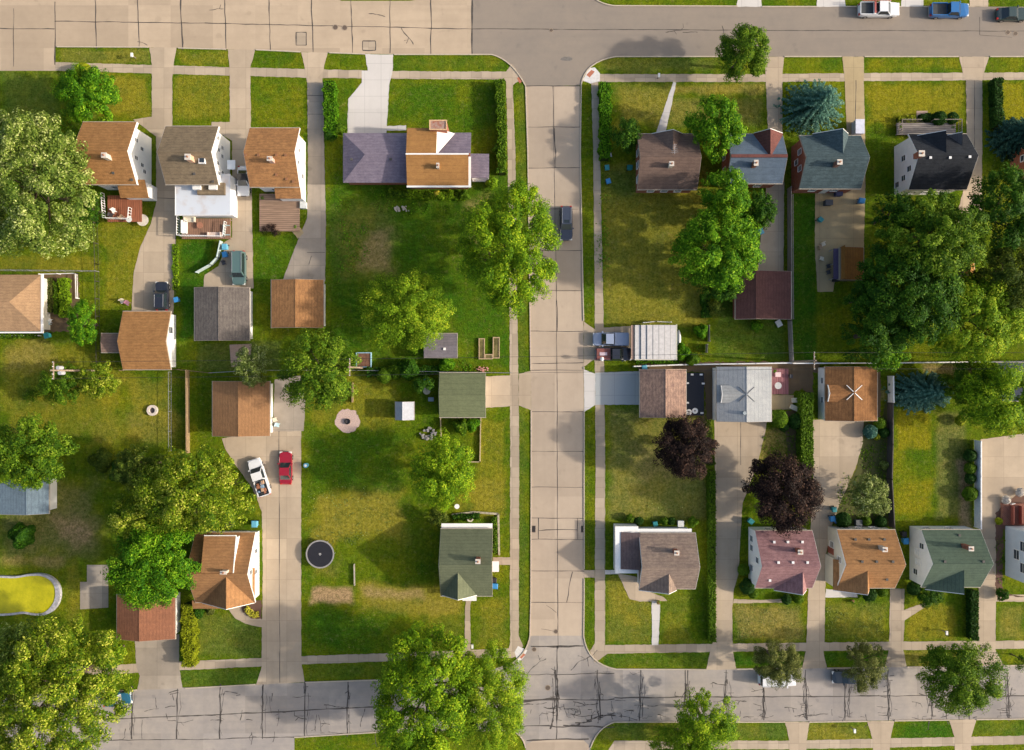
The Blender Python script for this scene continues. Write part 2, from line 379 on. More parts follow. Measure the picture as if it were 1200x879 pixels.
for k in ([(67,55),(174,55.5)], [(209,56.5),(265,58)], [(300,58.5),(352,61)], [(386,62),(428,63.5)], [(462,64),(553,64),(576,64)]+cl+[(616,101),(618.5,180),(621,360),(622,434)],
          [(622.5,481),(622.5,528),(622,704),(621,745)]+jl, [(450,796.5),(560,790)], [(358,799.5),(450,796.5)], [(217,806.5),(299,802)], [(120,810),(160,808.5)],
          cr[::-1]+[(681,100),(680,180),(683.5,360),(684,376)], [(684.3,430),(684.4,433)], [(684.5,483),(684.5,528),(684.5,667)], [(684.5,678),(684.5,704),(684,745)]+jr+[(828,784.5)],
          [(722,66.5),(896,66.5)], [(919,66.5),(986,66.5)], [(1013,66.5),(1123,66.5)], [(1160,66.5),(1300,66.5)], bez((694,-4),(703,5),(720,7))+[(864,7.5)], [(893,8),(957,8)], [(991,8),(1056,8)], [(1082,8),(1136,8)],
          [(863,784),(940,783)], [(969,783),(1036,782)], [(1063,781.5),(1138,780.5)], [(1176,780),(1300,778)],
          bez((692,876),(700,852),(720,846))+[(920,846)], [(948,846),(1016,845)], [(1048,844.5),(1112,843.5)], [(1144,843),(1300,841)], [(345,864),(440,858),(596,856)]+bez((596,856),(612,858),(616,876))):
    wall_line(kb, k, .15, 0, .11)
tag(kb.build('kerb', KERB), kind='structure')

# footpaths
mbp = []
def path(name, px, z=.016, m=CONC_WALK): sheet(name, px, z, m)
path('footpath', [(65,73),(65,83),(175,86),(300,89.5),(353,91),(480,92.5),(585,93),(593,95),(594,130),(595,180),(596,300),(597,360),(597.5,440),(598,528),(597.5,704),(598,752),(596,760),(550,761.5),(470,765),(353,769),(240,774),(140,779),(0,784),(-60,786),(-60,796),(0,794),(140,789.5),(240,784),(353,778.5),(480,774),(552,771),(600,771),(608,768),(613,757),(608,745),(608.5,528),(607.5,440),(606,360),(604,180),(602,130),(601,100),(611,93),(606,84),(600,75),(593,84),(480,83.5),(353,81),(240,78)])
path('footpath', [(700,87),(690,82),(682,95),(693,98),(695,176),(697,352),(697,440),(698,528),(697,704),(697,754),(691,763),(697,777),(712,766),(830,764),(1040,762),(1300,759),(1300,750),(1040,752),(830,754.5),(709,756),(709,704),(709,528),(708,440),(707,352),(703,176),(701,96),(900,96),(1200,93.5),(1300,93),(1300,85),(1200,85),(960,86),(900,87)])
path('footpath', [(640,1300),(700,1300),(700,900),(720,868),(920,868),(1200,862),(1300,861),(1300,870),(1200,872),(1040,876),(925,878),(760,878),(720,885),(712,1300)], .016)
path('footpath', [(770,868),(722,868),(722,900),(770,900)], .02)
# kerb ramps with brick-red tactile pads
RAMP = plain('ramp_concrete', (.62,.6,.58), .9, .1); PAD = plain('tactile_pad', (.42,.16,.1), .9, .1)
for poly in ([(690,80),(697,79),(703,86),(703,95),(692,98),(683,94)], [(603,764),(607,757),(618,762),(614,770),(607,777)]):
    sheet('kerb_ramp', poly, .022, RAMP)
for poly in ([(693,82),(697,84),(691,91),(687,88)], [(608,76+14),(612,95),(609,98),(606,92)], [(612,765),(616,767),(611,772),(608,769)]):
    sheet('tactile_paving', poly, .028, PAD)

DRV = [
 ([(175,55.5),(207,56),(203.5,76),(202,90),(202,148),(206,150),(206,230),(206,280),(204,345),(203,368),(154,368),(155,350),(157,318),(164,291),(177,262),(183,238),(183,160),(156,140),(178,137),(178,76)], CONC_DRV),
 ([(267,58),(299,58.5),(293.5,79),(294,149),(295,225),(297,338),(238,340),(240,322),(256,312),(262,296),(262,285),(272,278),(272,165),(248,150),(248,143),(269.5,143),(269,79)], CONC_DRV),
 ([(353,61),(384,62),(378.5,84),(378,97),(360,97),(358,84)], CONC_DRV),
 ([(360,97),(378.5,97),(380,180),(382,260),(381,330),(331,329),(342,300),(352,275),(360,255),(361,180)], CONC_GRY),
 ([(428,63.5),(461,64),(460,83),(456,100),(453,158),(407,158),(408,116),(424,97),(424,83),(431,83)], CONC_WHT),
 ([(453,148),(476,147),(476,153),(453,153)], CONC_WHT),
 ([(789,96),(792.5,97),(780,155),(769,155)], CONC_WHT),
 ([(895,66.5),(919,66.5),(917,86),(916.5,160),(919,215),(918,320),(888,320),(890,290),(896,250),(898,215),(900,160),(897.5,96),(897,86)], CONC_DRV),
 ([(987,66.5),(1012.5,66.5),(1012,94),(1013.5,150),(1014,215),(1012,300),(985,300),(976,342),(958,342),(955,296),(955,222),(992,215),(992,150),(990,94)], CONC_TAN),
 ([(987,66.5),(1012.5,66.5),(1012,94),(1013.5,150),(992,150),(990,94)], CONC_DRV),
 ([(1124,66.5),(1159,66.5),(1153,85),(1151,94),(1151,176),(1150,262),(1118,262),(1130,220),(1133,176),(1132,94),(1128,85)], CONC_DRV),
 ([(569,441),(598,440),(598,476),(569,478)], CONC_DRV), ([(608,438),(622.3,435),(622.3,481),(608,475)], CONC_DRV),
 ([(684,376.5),(697,386),(707,384),(742,382),(742,422),(697,422),(695,422),(684,430)], CONC_DRV),
 ([(684.3,433),(697.5,438),(697.5,474.5),(684.5,483)], CONC_WHT), ([(697.5,437),(752,435),(752,474),(697.5,474.5)], CONC_BLU),
 ([(260,514),(312,505),(353,505),(353,768),(353.5,778),(357,799.5),(300,802.5),(306.5,782),(307,735),(288,731),(276,725),(268,714),(285,706),(290,716),(300,724),(307.5,725),(308,660),(307,600),(296,572),(276,545),(264,526)], CONC_DRV),
 ([(322,445),(352,440),(358,470),(356,505),(320,506)], CONC_GRY),
 ([(158,748),(210,743),(210,782),(214,806.5),(161,808.5),(164,792),(160,782)], CONC_GRY),
 ([(763.5,700),(774,702),(771.5,756),(764,756)], CONC_WHT), ([(724,672),(746,676),(753,690),(778,700),(782,704),(750,705),(738,702)], CONC_DRV),
 ([(684.5,668),(697,668),(697,677),(684.5,677)], CONC_WALK), ([(709,668),(726,668),(726,673),(709,673)], CONC_WHT),
 ([(837,492),(899,492),(897,505),(887,545),(870,590),(867,640),(866,670),(860,690),(858,715),(858.5,753),(859,764),(863,784.3),(827.5,785),(832,764),(835,753),(838.5,640)], CONC_DRV),
 ([(860,702),(888,703),(917,702),(920,706),(859,707)], CONC_DRV),
 ([(904,462),(930,463),(930,470),(926,480),(904,480)], CONC_TAN),
 ([(952,492),(1012,490),(1011,520),(1002,550),(985,588),(976,612),(968,650),(967,700),(966,753),(965,764),(969,783),(940,783.5),(944,764),(945,752),(949,640),(953,560)], CONC_DRV),
 ([(968,690),(1004,695),(1005,700),(967,700)], CONC_WHT),
 ([(1043,690),(1060,690),(1059,715),(1085,706),(1088,709),(1060,727),(1058.5,752),(1058.5,762),(1062.5,781.5),(1036.5,782),(1041,764),(1042,752)], CONC_WALK),
 ([(1149,515),(1260,500),(1260,620),(1195,620),(1190,590),(1183,585),(1167,601),(1167,690),(1167,706),(1166.5,762),(1176,780),(1138,780.5),(1146,762),(1147,700),(1147,640),(1149,617)], CONC_DRV),
 ([(1167,696),(1202,697),(1202,705),(1167,705)], CONC_DRV),
 ([(578,653),(598,653),(598,662),(578,662)], CONC_WALK), ([(546,702),(553,702),(551,710),(551.5,762),(544.5,762),(545,712)], CONC_WALK),
 ([(920,846),(949,846),(945,868),(944,1000),(925,1000),(925,868)], CONC_DRV), ([(1016,845),(1048,844.5),(1043,868),(1042,1000),(1023,1000),(1023,868)], CONC_DRV),
 ([(1112,843.5),(1144,843),(1138,864),(1137,1000),(1119,1000),(1119,866)], CONC_DRV),
 ([(863,8),(893,8),(891,-10),(890,-200),(867,-200),(866,-10)], CONC_WHT), ([(957,8),(991,8),(988,-10),(988,-200),(962,-200)], CONC_WHT),
 ([(1056,8),(1082,8),(1080,-200),(1058,-200)], CONC_WHT), ([(1136,8),(1158,8),(1157,-200),(1137,-200)], CONC_DRV),
 ([(102,662),(127,662),(127,712),(94,714),(94,682),(102,682)], CONC_GRY),
 ([(269,404),(295,403),(293,429),(271,430)], plain('pink_pavers', (.42,.3,.24), .9, .1)),
 ([(1074,130),(1087,130),(1087,143),(1074,143)], plain('pink_pavers', (.42,.3,.24), .9, .1)),
 ([(742,384),(748,384),(748,422),(742,422)], CONC_TAN),
 ([(339,256),(346,258),(356,273),(349,280),(340,268)], CONC_TAN)]
NAMES = {}
for i, (poly, m) in enumerate(DRV):
    n = 'patio' if m.name in ('pink_pavers',) or i == len(DRV)-5 else ('front_path' if m in (CONC_WALK,) else 'driveway')
    sheet(n, poly, .020+.004*(i % 3)+(.004 if i == 9 else 0), m)
sheet('soil_bed', [(748,424),(960,424),(960,430),(1032,436),(1032,495),(1010,492),(1010,436),(953,436),(953,470),(940,455),(926,462),(904,462),(904,430),(838,430),(838,492),(828,492),(824,436),(748,434)], .012, SOIL)
sheet('soil_bed', [(904,482),(926,482),(939,470),(939,556),(924,545),(922,510),(912,500)], .012, concrete('dark_bed_soil', (.13,.10,.05), stain=.6, fine=.3))  # bed beside the tall hedge, soil in a darker brown
sheet('soil_bed', [(1010,495),(1032,495),(1044,440),(1044,616),(984,616),(976,612),(985,588),(1003,550),(1011,520)], .012, concrete('planted_soil', (.09,.095,.03), stain=.7, fine=.3))
sheet('soil_bed', [(50,322),(92,321),(93,388),(52,389)], .012, SOIL)
sheet('soil_bed', [(281,706),(307,704),(307,726),(296,725),(285,718)], .032, concrete('flower_bed_mulch', (.14,.08,.06), fine=.3))
sheet('soil_bed', [(1167,600),(1183,585),(1202,575),(1202,620),(1175,620),(1175,694),(1202,700),(1167,696)], .032, concrete('flower_bed_mulch', (.14,.08,.06), fine=.3))
sheet('gravel_circle', [(407+15*math.cos(a/12*6.283)*random.uniform(.92,1.05), 493+14*math.sin(a/12*6.283)*random.uniform(.92,1.05)) for a in range(12)], .012, plain('pink_gravel', (.52,.38,.33), .95, .1, var=.3, ns=8))

# joints, cracks and patches: tar ribbons lying on each road
def wob(p, q, step=9, amp=.5):
    L = math.hypot(q[0]-p[0], q[1]-p[1]); n = max(2, int(L/step)); dx, dy = (q[0]-p[0])/L, (q[1]-p[1])/L; o = []; v = 0
    for i in range(n+1):
        t = i/n; v = v*.6+random.uniform(-amp, amp); k = 0 if i in (0, n) else v
        o.append((p[0]+dx*L*t-dy*k, p[1]+dy*L*t+dx*k))
    return o
jt = MB()
def joint(p, q, w=.1, amp=.35, z=.015): ribbon(jt, wob(p, q, 8, amp), w, z, .5)
def crack(x, y, ang, L, w=.1, depth=0, z=.017):
    pts = [(x, y)]; a = ang
    for i in range(max(2, int(L/2.5))):
        a += random.uniform(-.42, .42); a += (ang-a)*.35
        x += math.cos(a)*2.5; y += math.sin(a)*2.5; pts.append((x, y))
        if depth < 2 and random.random() < .10: crack(x, y, a+random.choice((-1, 1))*random.uniform(.8, 1.5), L*.3, w*.7, depth+1, z)
    ribbon(jt, pts, w, z, .6)
# avenue
joint((-60,33),(64,34)); joint((64,25),(240,27)); joint((240,27),(553,34)); joint((64.5,2),(64.5,76),.16); joint((16,10),(16,78),.07)
for x in (111,161,212,263,315,365,411,457,505): joint((x,-4),(x+(2 if x<450 else 0),56+x*.014),.11 if x%2 else .16, .6)
joint((553.3,-1),(553.3,64),.2,.2); joint((553,34),(1300,37),.09,.3); joint((616,101),(680,100.5),.1,.3)
for x, y, w, h in ((347,38,12,15),(425,48,15,11)):
    sheet('road_patch', [(x,y),(x+w,y),(x+w,y+h),(x,y+h)], .012, CONC_WALK)
    for a, b in (((x,y),(x+w,y)),((x+w,y),(x+w,y+h)),((x+w,y+h),(x,y+h)),((x,y+h),(x,y))): joint(a, b, .12, .3)
for x, y, L, a in ((780,38,22,-.05),(800,38,18,.1),(161,49,14,.2),(846,30,10,1.5),(432,16,20,.1),(470,32,25,1),(245,12,18,0)): crack(x, y, a, L, .09)
joint((1148,20),(1148,41),.06,.3); joint((1148,41),(1186,44),.06,.3)
# cross street
joint((648,101),(652,352),.075,.3); joint((652,352),(654,760),.075,.3)
for y in (149,197,245,293,340,388,434,482.5,529,571,607,632,669,706): joint((618+y*.006,y),(681+y*.005,y+random.uniform(-.5,.5)),.075,.3)
joint((623,426),(684,425),.08,.3); joint((631,607),(631,632),.1,.3); joint((677,607),(677,632),.08,.3); joint((631,622),(677,621),.1,.6)
joint((622,757.5),(684,757),.22,.6)
joint((671,670),(664,706),.09,.8); joint((640,709),(652,718),.05,.6); joint((634,737),(650,740),.05,.4); joint((652.5,352),(653,388),.1,.8); joint((650,150),(651,196),.09,.7)
# back street
joint((-60,850),(240,838),.14,.5); joint((240,838),(457,828),.14,.5); joint((-60,872),(345,864),.1,.6); joint((608,790),(720,789),.1,.6)
joint((609,822),(655,819.5),.35,.8); joint((655,819.5),(720,819),.12,.6); joint((720,817.5),(1300,814.5),.13,.5)
for x in (-30,18,62,108,155,208,258.5,308.5,358,408,457,505):
    y0 = 808-x*.026; joint((x,y0),(x-1,866-max(0,x-345)*.04),.15,.7)
    if x > 120:
        for k in range(4): crack(x+random.uniform(-2,2), y0+random.uniform(2,48), random.choice((1.57,-1.57,1.57,3.1)), random.uniform(8,18), random.uniform(.05,.12))
for x in (651,700,751,803,806,851,895,944,992,1041,1090,1134,1180,1230):
    joint((x,785),(x+random.uniform(-3,3),844),.13,.9)
    for k in range(6): crack(x+random.uniform(-3,3), random.uniform(790,836), random.choice((1.57,-1.57,1.5,1.7,3.1)), random.uniform(6,20), random.uniform(.05,.12))
for k in range(60):
    crack(random.uniform(620,1200), random.uniform(820,844), random.choice((0,3.14,1.57)), random.uniform(5,18), random.uniform(.05,.1))
for k in range(30):
    crack(random.uniform(140,450), random.uniform(812,860), random.choice((0,3.14,1.57)), random.uniform(5,25), random.uniform(.05,.09))
for k in range(4): crack(660+k*14, 850-k*3, -.2, 20, .16)
joint((609,852),(720,852),.16,1.4); joint((617,868),(690,866),.2,.5)
crack(700,762,2.6,40,.08); crack(640,772,2.5,30,.08); crack(652,790,1.57,30,.2); crack(650,820,1.57,36,.18)
joint((653,757),(652,866),.12,.5)
# driveway joints
for a, b in (((327,505),(328,800)),((206,232),(206,345)),((184,232),(206,233)),((365,300),(362,310)),((868,494),(868,545)),((1142,94),(1142,176)),((1003,94),(1002,150)),((360,296),(381,296))): joint(a, b, .07, .2, .034)
joint((361,112),(378,112),.1,.2,.034); joint((361,134),(378,134),.07,.2,.034)
for x in (155,208,258.5,308.5,358,408):
    joint((x+3,812),(x+2,862-max(0,x-345)*.04),.05,2.2)
for x in (651,700,751,803,851,895,944,992,1041,1090,1134,1180):
    for k in range(3): joint((x+random.uniform(-4,4),786+random.uniform(0,28)),(x+random.uniform(-4,4),843-random.uniform(0,8)),.055,2.2)
    for k in range(7): crack(x+random.uniform(-7,7), random.choice((815,841,841,790,828))+random.uniform(-3,3), random.choice((0,3.14)), random.uniform(3,9), .05)
for k in range(9): crack(random.uniform(610,1200), 842+random.uniform(-5,1), 0, random.uniform(12,35), .07)
tag(up(jt.build('road_cracks', TAR, fix=False)), kind='structure')
PATCH = plain('dark_road_patch', (.17,.155,.14), .8, .2, var=.2)
for cx, cy, rx, ry in ((664,69,8,3),):
    sheet('dark_patch', [(cx+rx*math.cos(a/16*6.283)*random.uniform(.75,1.1), cy+ry*math.sin(a/16*6.283)*random.uniform(.7,1.0)-(.0)) for a in range(16)], .012, PATCH)  # small uneven oval, darker than the grey avenue around it
# manholes and drains
def manhole(px, py, r, label, c=(.12,.09,.07)):
    p = W(px, py); root = empty('manhole_cover', (p.x, p.y, 0), label, 'manhole cover')
    MB().ring(p.x, p.y, .01, .03, r*.8, r, 20).build('frame', plain('iron_frame', (.3,.24,.18), .8, .2), root)
    MB().cyl(p.x, p.y, .01, .025, r*.79, n=20).build('lid', plain('iron_lid', c, .7, .3), root)
manhole(393,32,.42,'left of two round iron covers on the beige avenue')
manhole(404,32.5,.42,'right of two round iron covers on the beige avenue')
manhole(646,35.5,.3,'small iron cover on the grey avenue joint')
manhole(651.5,740,.35,'dark round cover on the narrow street joint near the corner')
manhole(642,806,.42,'round cover with a pale ring in the cracked junction')
manhole(626,761,.35,'dark round cover at the left kerb of the junction')
manhole(1181,38,.36,'left of two ringed covers near the dark car')
manhole(1190,39.5,.36,'right of two ringed covers near the dark car')
for px, nm in ((625.5,'left'),(683,'right')):
    p = W(px, 620); rt = empty('storm_drain', (p.x, p.y, 0), 'dark storm drain grate at the %s kerb beside the manhole patch' % nm, 'drain')
    rt['label'] = 'dark storm drain grate at the %s kerb of the narrow street' % nm
    g = MB()
    for k in range(5): g.box(p.x-.22+.1*k, p.y-.45, .02, p.x-.17+.1*k, p.y+.45, .04)
    g.build('grate', DARK, rt); MB().box(p.x-.26, p.y-.5, .01, p.x+.26, p.y+.5, .02).build('frame', plain('drain_frame', (.16,.12,.1)), rt)

# ------------------------------------------------------------------ buildings
TAN = (.34,.18,.075)
def prof_gable(s0, s1, e, rp, r, t): return [(s0,e),(rp,r),(s1,e),(s1,e-t),(rp,r-t),(s0,e-t)]
class House:
    def __init__(s, name, label, cat, rect, e, r, axis='x', ridge=None, roof=None, wall=None, ov=.35, t=.18, group=None, hip=(0,0), trim=None, trimh=.1):
        A = W(rect[0], rect[3], e); B = W(rect[2], rect[1], e)
        s.x0, s.y0, s.x1, s.y1 = A.x, A.y, B.x, B.y; s.e, s.r, s.axis, s.ov, s.t = e, r, axis, ov, t
        trim = trim or (WHITE if (name == 'house' and wall in (SW, SWc, SB)) or trimh > .12 else DTRIM)
        s.root = empty(name, ((A.x+B.x)/2, (A.y+B.y)/2, 0), label, cat, group); s.wall = wall
        if ridge is None: rp = (s.y0+s.y1)/2 if axis == 'x' else (s.x0+s.x1)/2
        else: rp = W(0, ridge, r).y if axis == 'x' else W(ridge, 0, r).x
        s.rp = rp
        if axis == 'x': s0, s1, a0, a1 = s.y0, s.y1, s.x0, s.x1
        else: s0, s1, a0, a1 = s.x0, s.x1, s.y0, s.y1
        s.s0, s.s1, s.a0, s.a1 = s0, s1, a0, a1
        s.k0 = (r-e)/(rp-s0); s.k1 = (r-e)/(s1-rp)
        s.bx0, s.by0, s.bx1, s.by1 = s.x0+ov, s.y0+ov, s.x1-ov, s.y1-ov
        h0 = r-t-.02-s.k0*(rp-s0-ov); h1 = r-t-.02-s.k1*(s1-ov-rp)
        b = MB()
        if hip[0] or hip[1]:
            hh = min(h0, h1); b.box(s.bx0, s.by0, 0, s.bx1, s.by1, hh)
            m = MB(); q0 = a0+(hip[0]*(rp-s0)); q1 = a1-(hip[1]*(rp-s0))
            mk = (lambda a, q, z: (a, q, z)) if axis == 'x' else (lambda a, q, z: (q, a, z))
            P = [mk(a0,s0,e), mk(a1,s0,e), mk(a1,s1,e), mk(a0,s1,e), mk(q0,rp,r), mk(q1,rp,r)]
            P += [(x, y, z-t) for x, y, z in P[:4]]
            m.add(P, [(0,1,5,4),(2,3,4,5),(3,0,4),(1,2,5),(0,6,7,1),(1,7,8,2),(2,8,9,3),(3,9,6,0),(6,9,8,7)])
            m.build('roof', roof, s.root)
        else:
            b.extr([(s0+ov,0),(s1-ov,0),(s1-ov,h1),(rp,r-t-.02),(s0+ov,h0)], a0+ov, a1-ov, axis)
            m = MB(); m.extr(prof_gable(s0, s1, e, rp, r, t), a0, a1, axis); m.build('roof', roof, s.root)
            f = MB(); pr = prof_gable(s0, s1, e-.03, rp, r-.03, t+trimh)
            f.extr(pr, a0-.035, a0-.003, axis); f.build('rake_board', trim, s.root); f = MB(); f.extr(pr, a1+.003, a1+.035, axis); f.build('rake_board', trim, s.root)
            for q, sg in ((s0, -1), (s1, 1)):
                f = MB(); f.extr([(q+sg*.004, e-t-.03), (q+sg*.09, e-t-.03), (q+sg*.09, e-.04), (q+sg*.004, e-.04)], a0-.05, a1+.05, axis); f.build('gutter', DTRIM, s.root)
            rc = MB(); kk = .12
            rc.extr([(rp-kk, r-s.k0*kk+.02), (rp, r+.035), (rp+kk, r-s.k1*kk+.02), (rp, r-.02)], a0+.01, a1-.01, axis)
            rc.build('ridge_cap', roof, s.root)
        b.build('wall', wall, s.root)
    def z(s, x, y):
        q = y if s.axis == 'x' else x
        return s.r-(s.k0*(s.rp-q) if q < s.rp else s.k1*(q-s.rp))
    def pt(s, px, py):
        z = s.e
        for _ in range(6):
            p = W(px, py, z); z = s.z(p.x, p.y)
        return W(px, py, z)
    def chimney(s, px, py, h=1.3, w=.55, d=.55, m=None, cap=True):
        p = s.pt(px, py); top = p.z+h; p = W(px, py, top)
        c = MB().box(p.x-w/2, p.y-d/2, top-h-.5, p.x+w/2, p.y+d/2, top).build('chimney', m or brick('red_brick', (.36,.11,.06)), s.root)
        MB().box(p.x-w/2-.06, p.y-d/2-.06, top, p.x+w/2+.06, p.y+d/2+.06, top+.1).build('chimney_cap', plain('cap_stone', (.55,.5,.44)), c)
        MB().cyl(p.x, p.y, top+.1, top+.35, .12, n=10).build('flue', plain('clay_flue', (.3,.14,.08)), c)
    def vents(s, pts, m=None, r=.13):
        for px, py in pts:
            p = s.pt(px, py); v = MB(); v.box(p.x-r, p.y-r, p.z-.15, p.x+r, p.y+r, p.z+.12); v.box(p.x-r*1.3, p.y-r*1.3, p.z+.12, p.x+r*1.3, p.y+r*1.3, p.z+.17)
            v.build('roof_vent', m or plain('dark_vent', (.08,.075,.07)), s.root)
    def cross(s, ridge_px, front_px, hw, rz, side='S', roof=None, wall=None, ez=None, ovf=.3, name='gable'):
        """a gable wing running out of the main roof towards a side"""
        ez = ez if ez is not None else s.e
        if side in 'SN': c = W(ridge_px, 0, rz).x; f = W(0, front_px, rz).y; ax = 'y'
        else: c = W(0, ridge_px, rz).y; f = W(front_px, 0, rz).x; ax = 'x'
        back = s.rp if (s.axis == 'x') == (side in 'SN') else (s.a0+s.a1)/2
        hwl, hwr = hw if isinstance(hw, tuple) else (hw, hw); t = s.t
        sg = -1 if side in 'SW' else 1
        m = MB(); m.extr([(c-hwl,ez),(c,rz),(c+hwr,ez),(c+hwr,ez-t),(c,rz-t),(c-hwl,ez-t)], f, back-sg*.02, ax)
        g = m.build('%s_roof' % name, roof, s.root)
        k0 = (rz-ez)/hwl; k1 = (rz-ez)/hwr; o = .25
        b = MB(); b.extr([(c-hwl+o,0),(c+hwr-o,0),(c+hwr-o,rz-t-.02-k1*(hwr-o)),(c,rz-t-.02),(c-hwl+o,rz-t-.02-k0*(hwl-o))], f-sg*ovf, back+0*sg, ax)
        b.build('%s_wall' % name, wall or s.wall, s.root)
        tr = MB(); tr.extr([(c-hwl,ez-.004),(c,rz-.004),(c+hwr,ez-.004),(c+hwr,ez-t-.1),(c,rz-t-.1),(c-hwl,ez-t-.1)], f+sg*.003, f+sg*.08, ax)
        tr.build('barge_board', WHITE, g)
    def window(s, side, u, z, w=.9, h=1.1, frame=WHITE, pane=GLASS, shutter=None):
        x0, y0, x1, y1 = s.bx0, s.by0, s.bx1, s.by1
        if side in 'WE': c = lerp(y1, y0, u); px = x0 if side == 'W' else x1; sg = -1 if side == 'W' else 1; mk = lambda d0, d1, a0, a1, z0, z1: (px+sg*d0, a0, z0, px+sg*d1, a1, z1)
        else: c = lerp(x0, x1, u); px = y1 if side == 'N' else y0; sg = 1 if side == 'N' else -1; mk = lambda d0, d1, a0, a1, z0, z1: (a0, px+sg*d0, z0, a1, px+sg*d1, z1)
        f = MB(); q = .09
        f.box(*mk(0, .06, c-w/2-q, c-w/2, z-q, z+h+q)); f.box(*mk(0, .06, c+w/2, c+w/2+q, z-q, z+h+q))
        f.box(*mk(0, .06, c-w/2, c+w/2, z+h, z+h+q)); f.box(*mk(0, .12, c-w/2-.05, c+w/2+.05, z-q, z)); f.box(*mk(.0, .045, c-w/2, c+w/2, z+h/2-.03, z+h/2+.03))
        o = f.build('window', frame, s.root)
        MB().box(*mk(0.002, .03, c-w/2, c+w/2, z, z+h)).build('pane', pane, o)
    def door(s, side, u, w=.95, h=2.05, m=None, z0=.1, name='door'):
        x0, y0, x1, y1 = s.bx0, s.by0, s.bx1, s.by1
        if side in 'WE': c = lerp(y1, y0, u); px = x0 if side == 'W' else x1; sg = -1 if side == 'W' else 1; mk = lambda d0, d1, a0, a1, z0, z1: (px+sg*d0, a0, z0, px+sg*d1, a1, z1)
        else: c = lerp(x0, x1, u); px = y1 if side == 'N' else y0; sg = 1 if side == 'N' else -1; mk = lambda d0, d1, a0, a1, z0, z1: (a0, px+sg*d0, z0, a1, px+sg*d1, z1)
        d = MB()
        if name == 'garage_door':
            for k in range(4): d.box(*mk(0, .05, c-w/2, c+w/2, z0+h*k/4+.01, z0+h*(k+1)/4-.01))
        else: d.box(*mk(0, .05, c-w/2, c+w/2, z0, z0+h))
        o = d.build(name, m or plain('door_paint', (.3,.08,.05), .5), s.root)
        MB().box(*mk(.05, .1, c+w*.36 if name == 'door' else c-.1, c+w*.4 if name == 'door' else c+.1, z0+.9, z0+1.0)).build('handle', STEEL, o)
    def std_windows(s, sides='WENS', storeys=1, n=2, z0=.9):
        for sd in sides:
            for st in range(storeys):
                for k in range(n): s.window(sd, (k+1)/(n+1), z0+2.6*st)

SW = siding('white_siding', (.80,.80,.80)); SWc = siding('cream_siding', (.70,.66,.56)); SB = siding('pale_blue_siding', (.62,.68,.74))
BR = brick('red_brick', (.36,.11,.06)); BRD = brick('dark_brick', (.26,.10,.07)); GAR = siding('beige_siding', (.50,.44,.36))

# -- top row, west
a = House('house', 'two-storey white house with tan roof and a red deck with white rails', 'house', (97,143,160,216), 5.6, 8.2, 'x', 177, shingle('tan_shingles', (.44,.235,.10), 'x', (.30,.15,.06)), SW, ov=.55, trimh=.35)
for u, z in ((.22,4.6),(.32,3.0),(.55,4.6),(.62,2.9),(.72,2.2)): a.window('E', u, z-.4, .5, .8)
a.chimney(122,182,1.1,.6,.6,plain('pale_chimney', (.55,.48,.4))); a.vents([(133,203),(155,211)])
a.window('S',.3,1.2); a.window('S',.5,3.6); a.std_windows('WN',2)
ext = MB(); p, q = W(139,231,3.6), W(172,217,3.6)
MB().add([(p.x,p.y,3.1),(q.x,p.y,3.1),(q.x,q.y+.6,4.3),(p.x,q.y+.6,4.3),(p.x,p.y,2.95),(q.x,p.y,2.95),(q.x,q.y+.6,4.15),(p.x,q.y+.6,4.15)], [(0,1,2,3),(4,7,6,5),(0,4,5,1),(1,5,6,2),(2,6,7,3),(3,7,4,0)]).build('lean_to_roof', shingle('tan_shingles', (.44,.235,.10), 'x'), a.root)
MB().box(p.x+.2,p.y+.25,0,q.x-.2,q.y+.5,2.94).build('lean_to_wall', SW, a.root)

def rail(mb, pts, z0, z1, close=False):
    P = [W(*q) for q in pts]
    for A, B in zip(P[:-1], P[1:]):
        mb.tube((A.x,A.y,z1), (B.x,B.y,z1), .06, n=4); mb.tube((A.x,A.y,z0+.1), (B.x,B.y,z0+.1), .03, n=4)
        L = (B-A).length; n = max(1, int(L/.35))
        for i in range(n+1):
            p = A.lerp(B, i/n); mb.box(p.x-.03, p.y-.03, z0, p.x+.03, p.y+.03, z1)
def deck(label, rect, z, m, rails, railmat=WHITE, group=None):
    A = W(rect[0], rect[3], z); B = W(rect[2], rect[1], z)
    root = empty('deck', ((A.x+B.x)/2, (A.y+B.y)/2, 0), label, 'deck', group)
    MB().box(A.x, A.y, z-.12, B.x, B.y, z).build('floor', m, root)
    l = MB()
    for x in (A.x+.15, B.x-.15):
        for y in (A.y+.15, B.y-.15): l.box(x-.07, y-.07, 0, x+.07, y+.07, z-.12)
    l.build('posts', WOODG, root)
    if rails:
        r = MB(); [rail(r, k, z, z+.95) for k in rails]; r.build('railing', railmat, root)
    return root
REDW = boards('red_deck_boards', (.30,.11,.06), 'X', .3)
deck('red wooden deck with white railing behind the far-left white house', (126,229,166,260), .9, REDW, [[(126,229),(128,258),(157,259),(158,246)]])
deck('brown wooden deck on the back of the orange-roofed narrow house', (304,227,351,271), .6, boards('brown_deck_boards', (.30,.2,.14), 'Y', .3), [])
deck('furnished porch deck behind the white metal roof', (213,256,270,280), .8, boards('porch_boards', (.26,.15,.10), 'X', .3), [[(213,256),(213,278),(266,279),(268,262)]])
deck('purple-red stained deck beside the grey-roofed garage', (904,432,924,462), .4, boards('plum_deck_boards', (.30,.13,.14), 'X', .25), [])

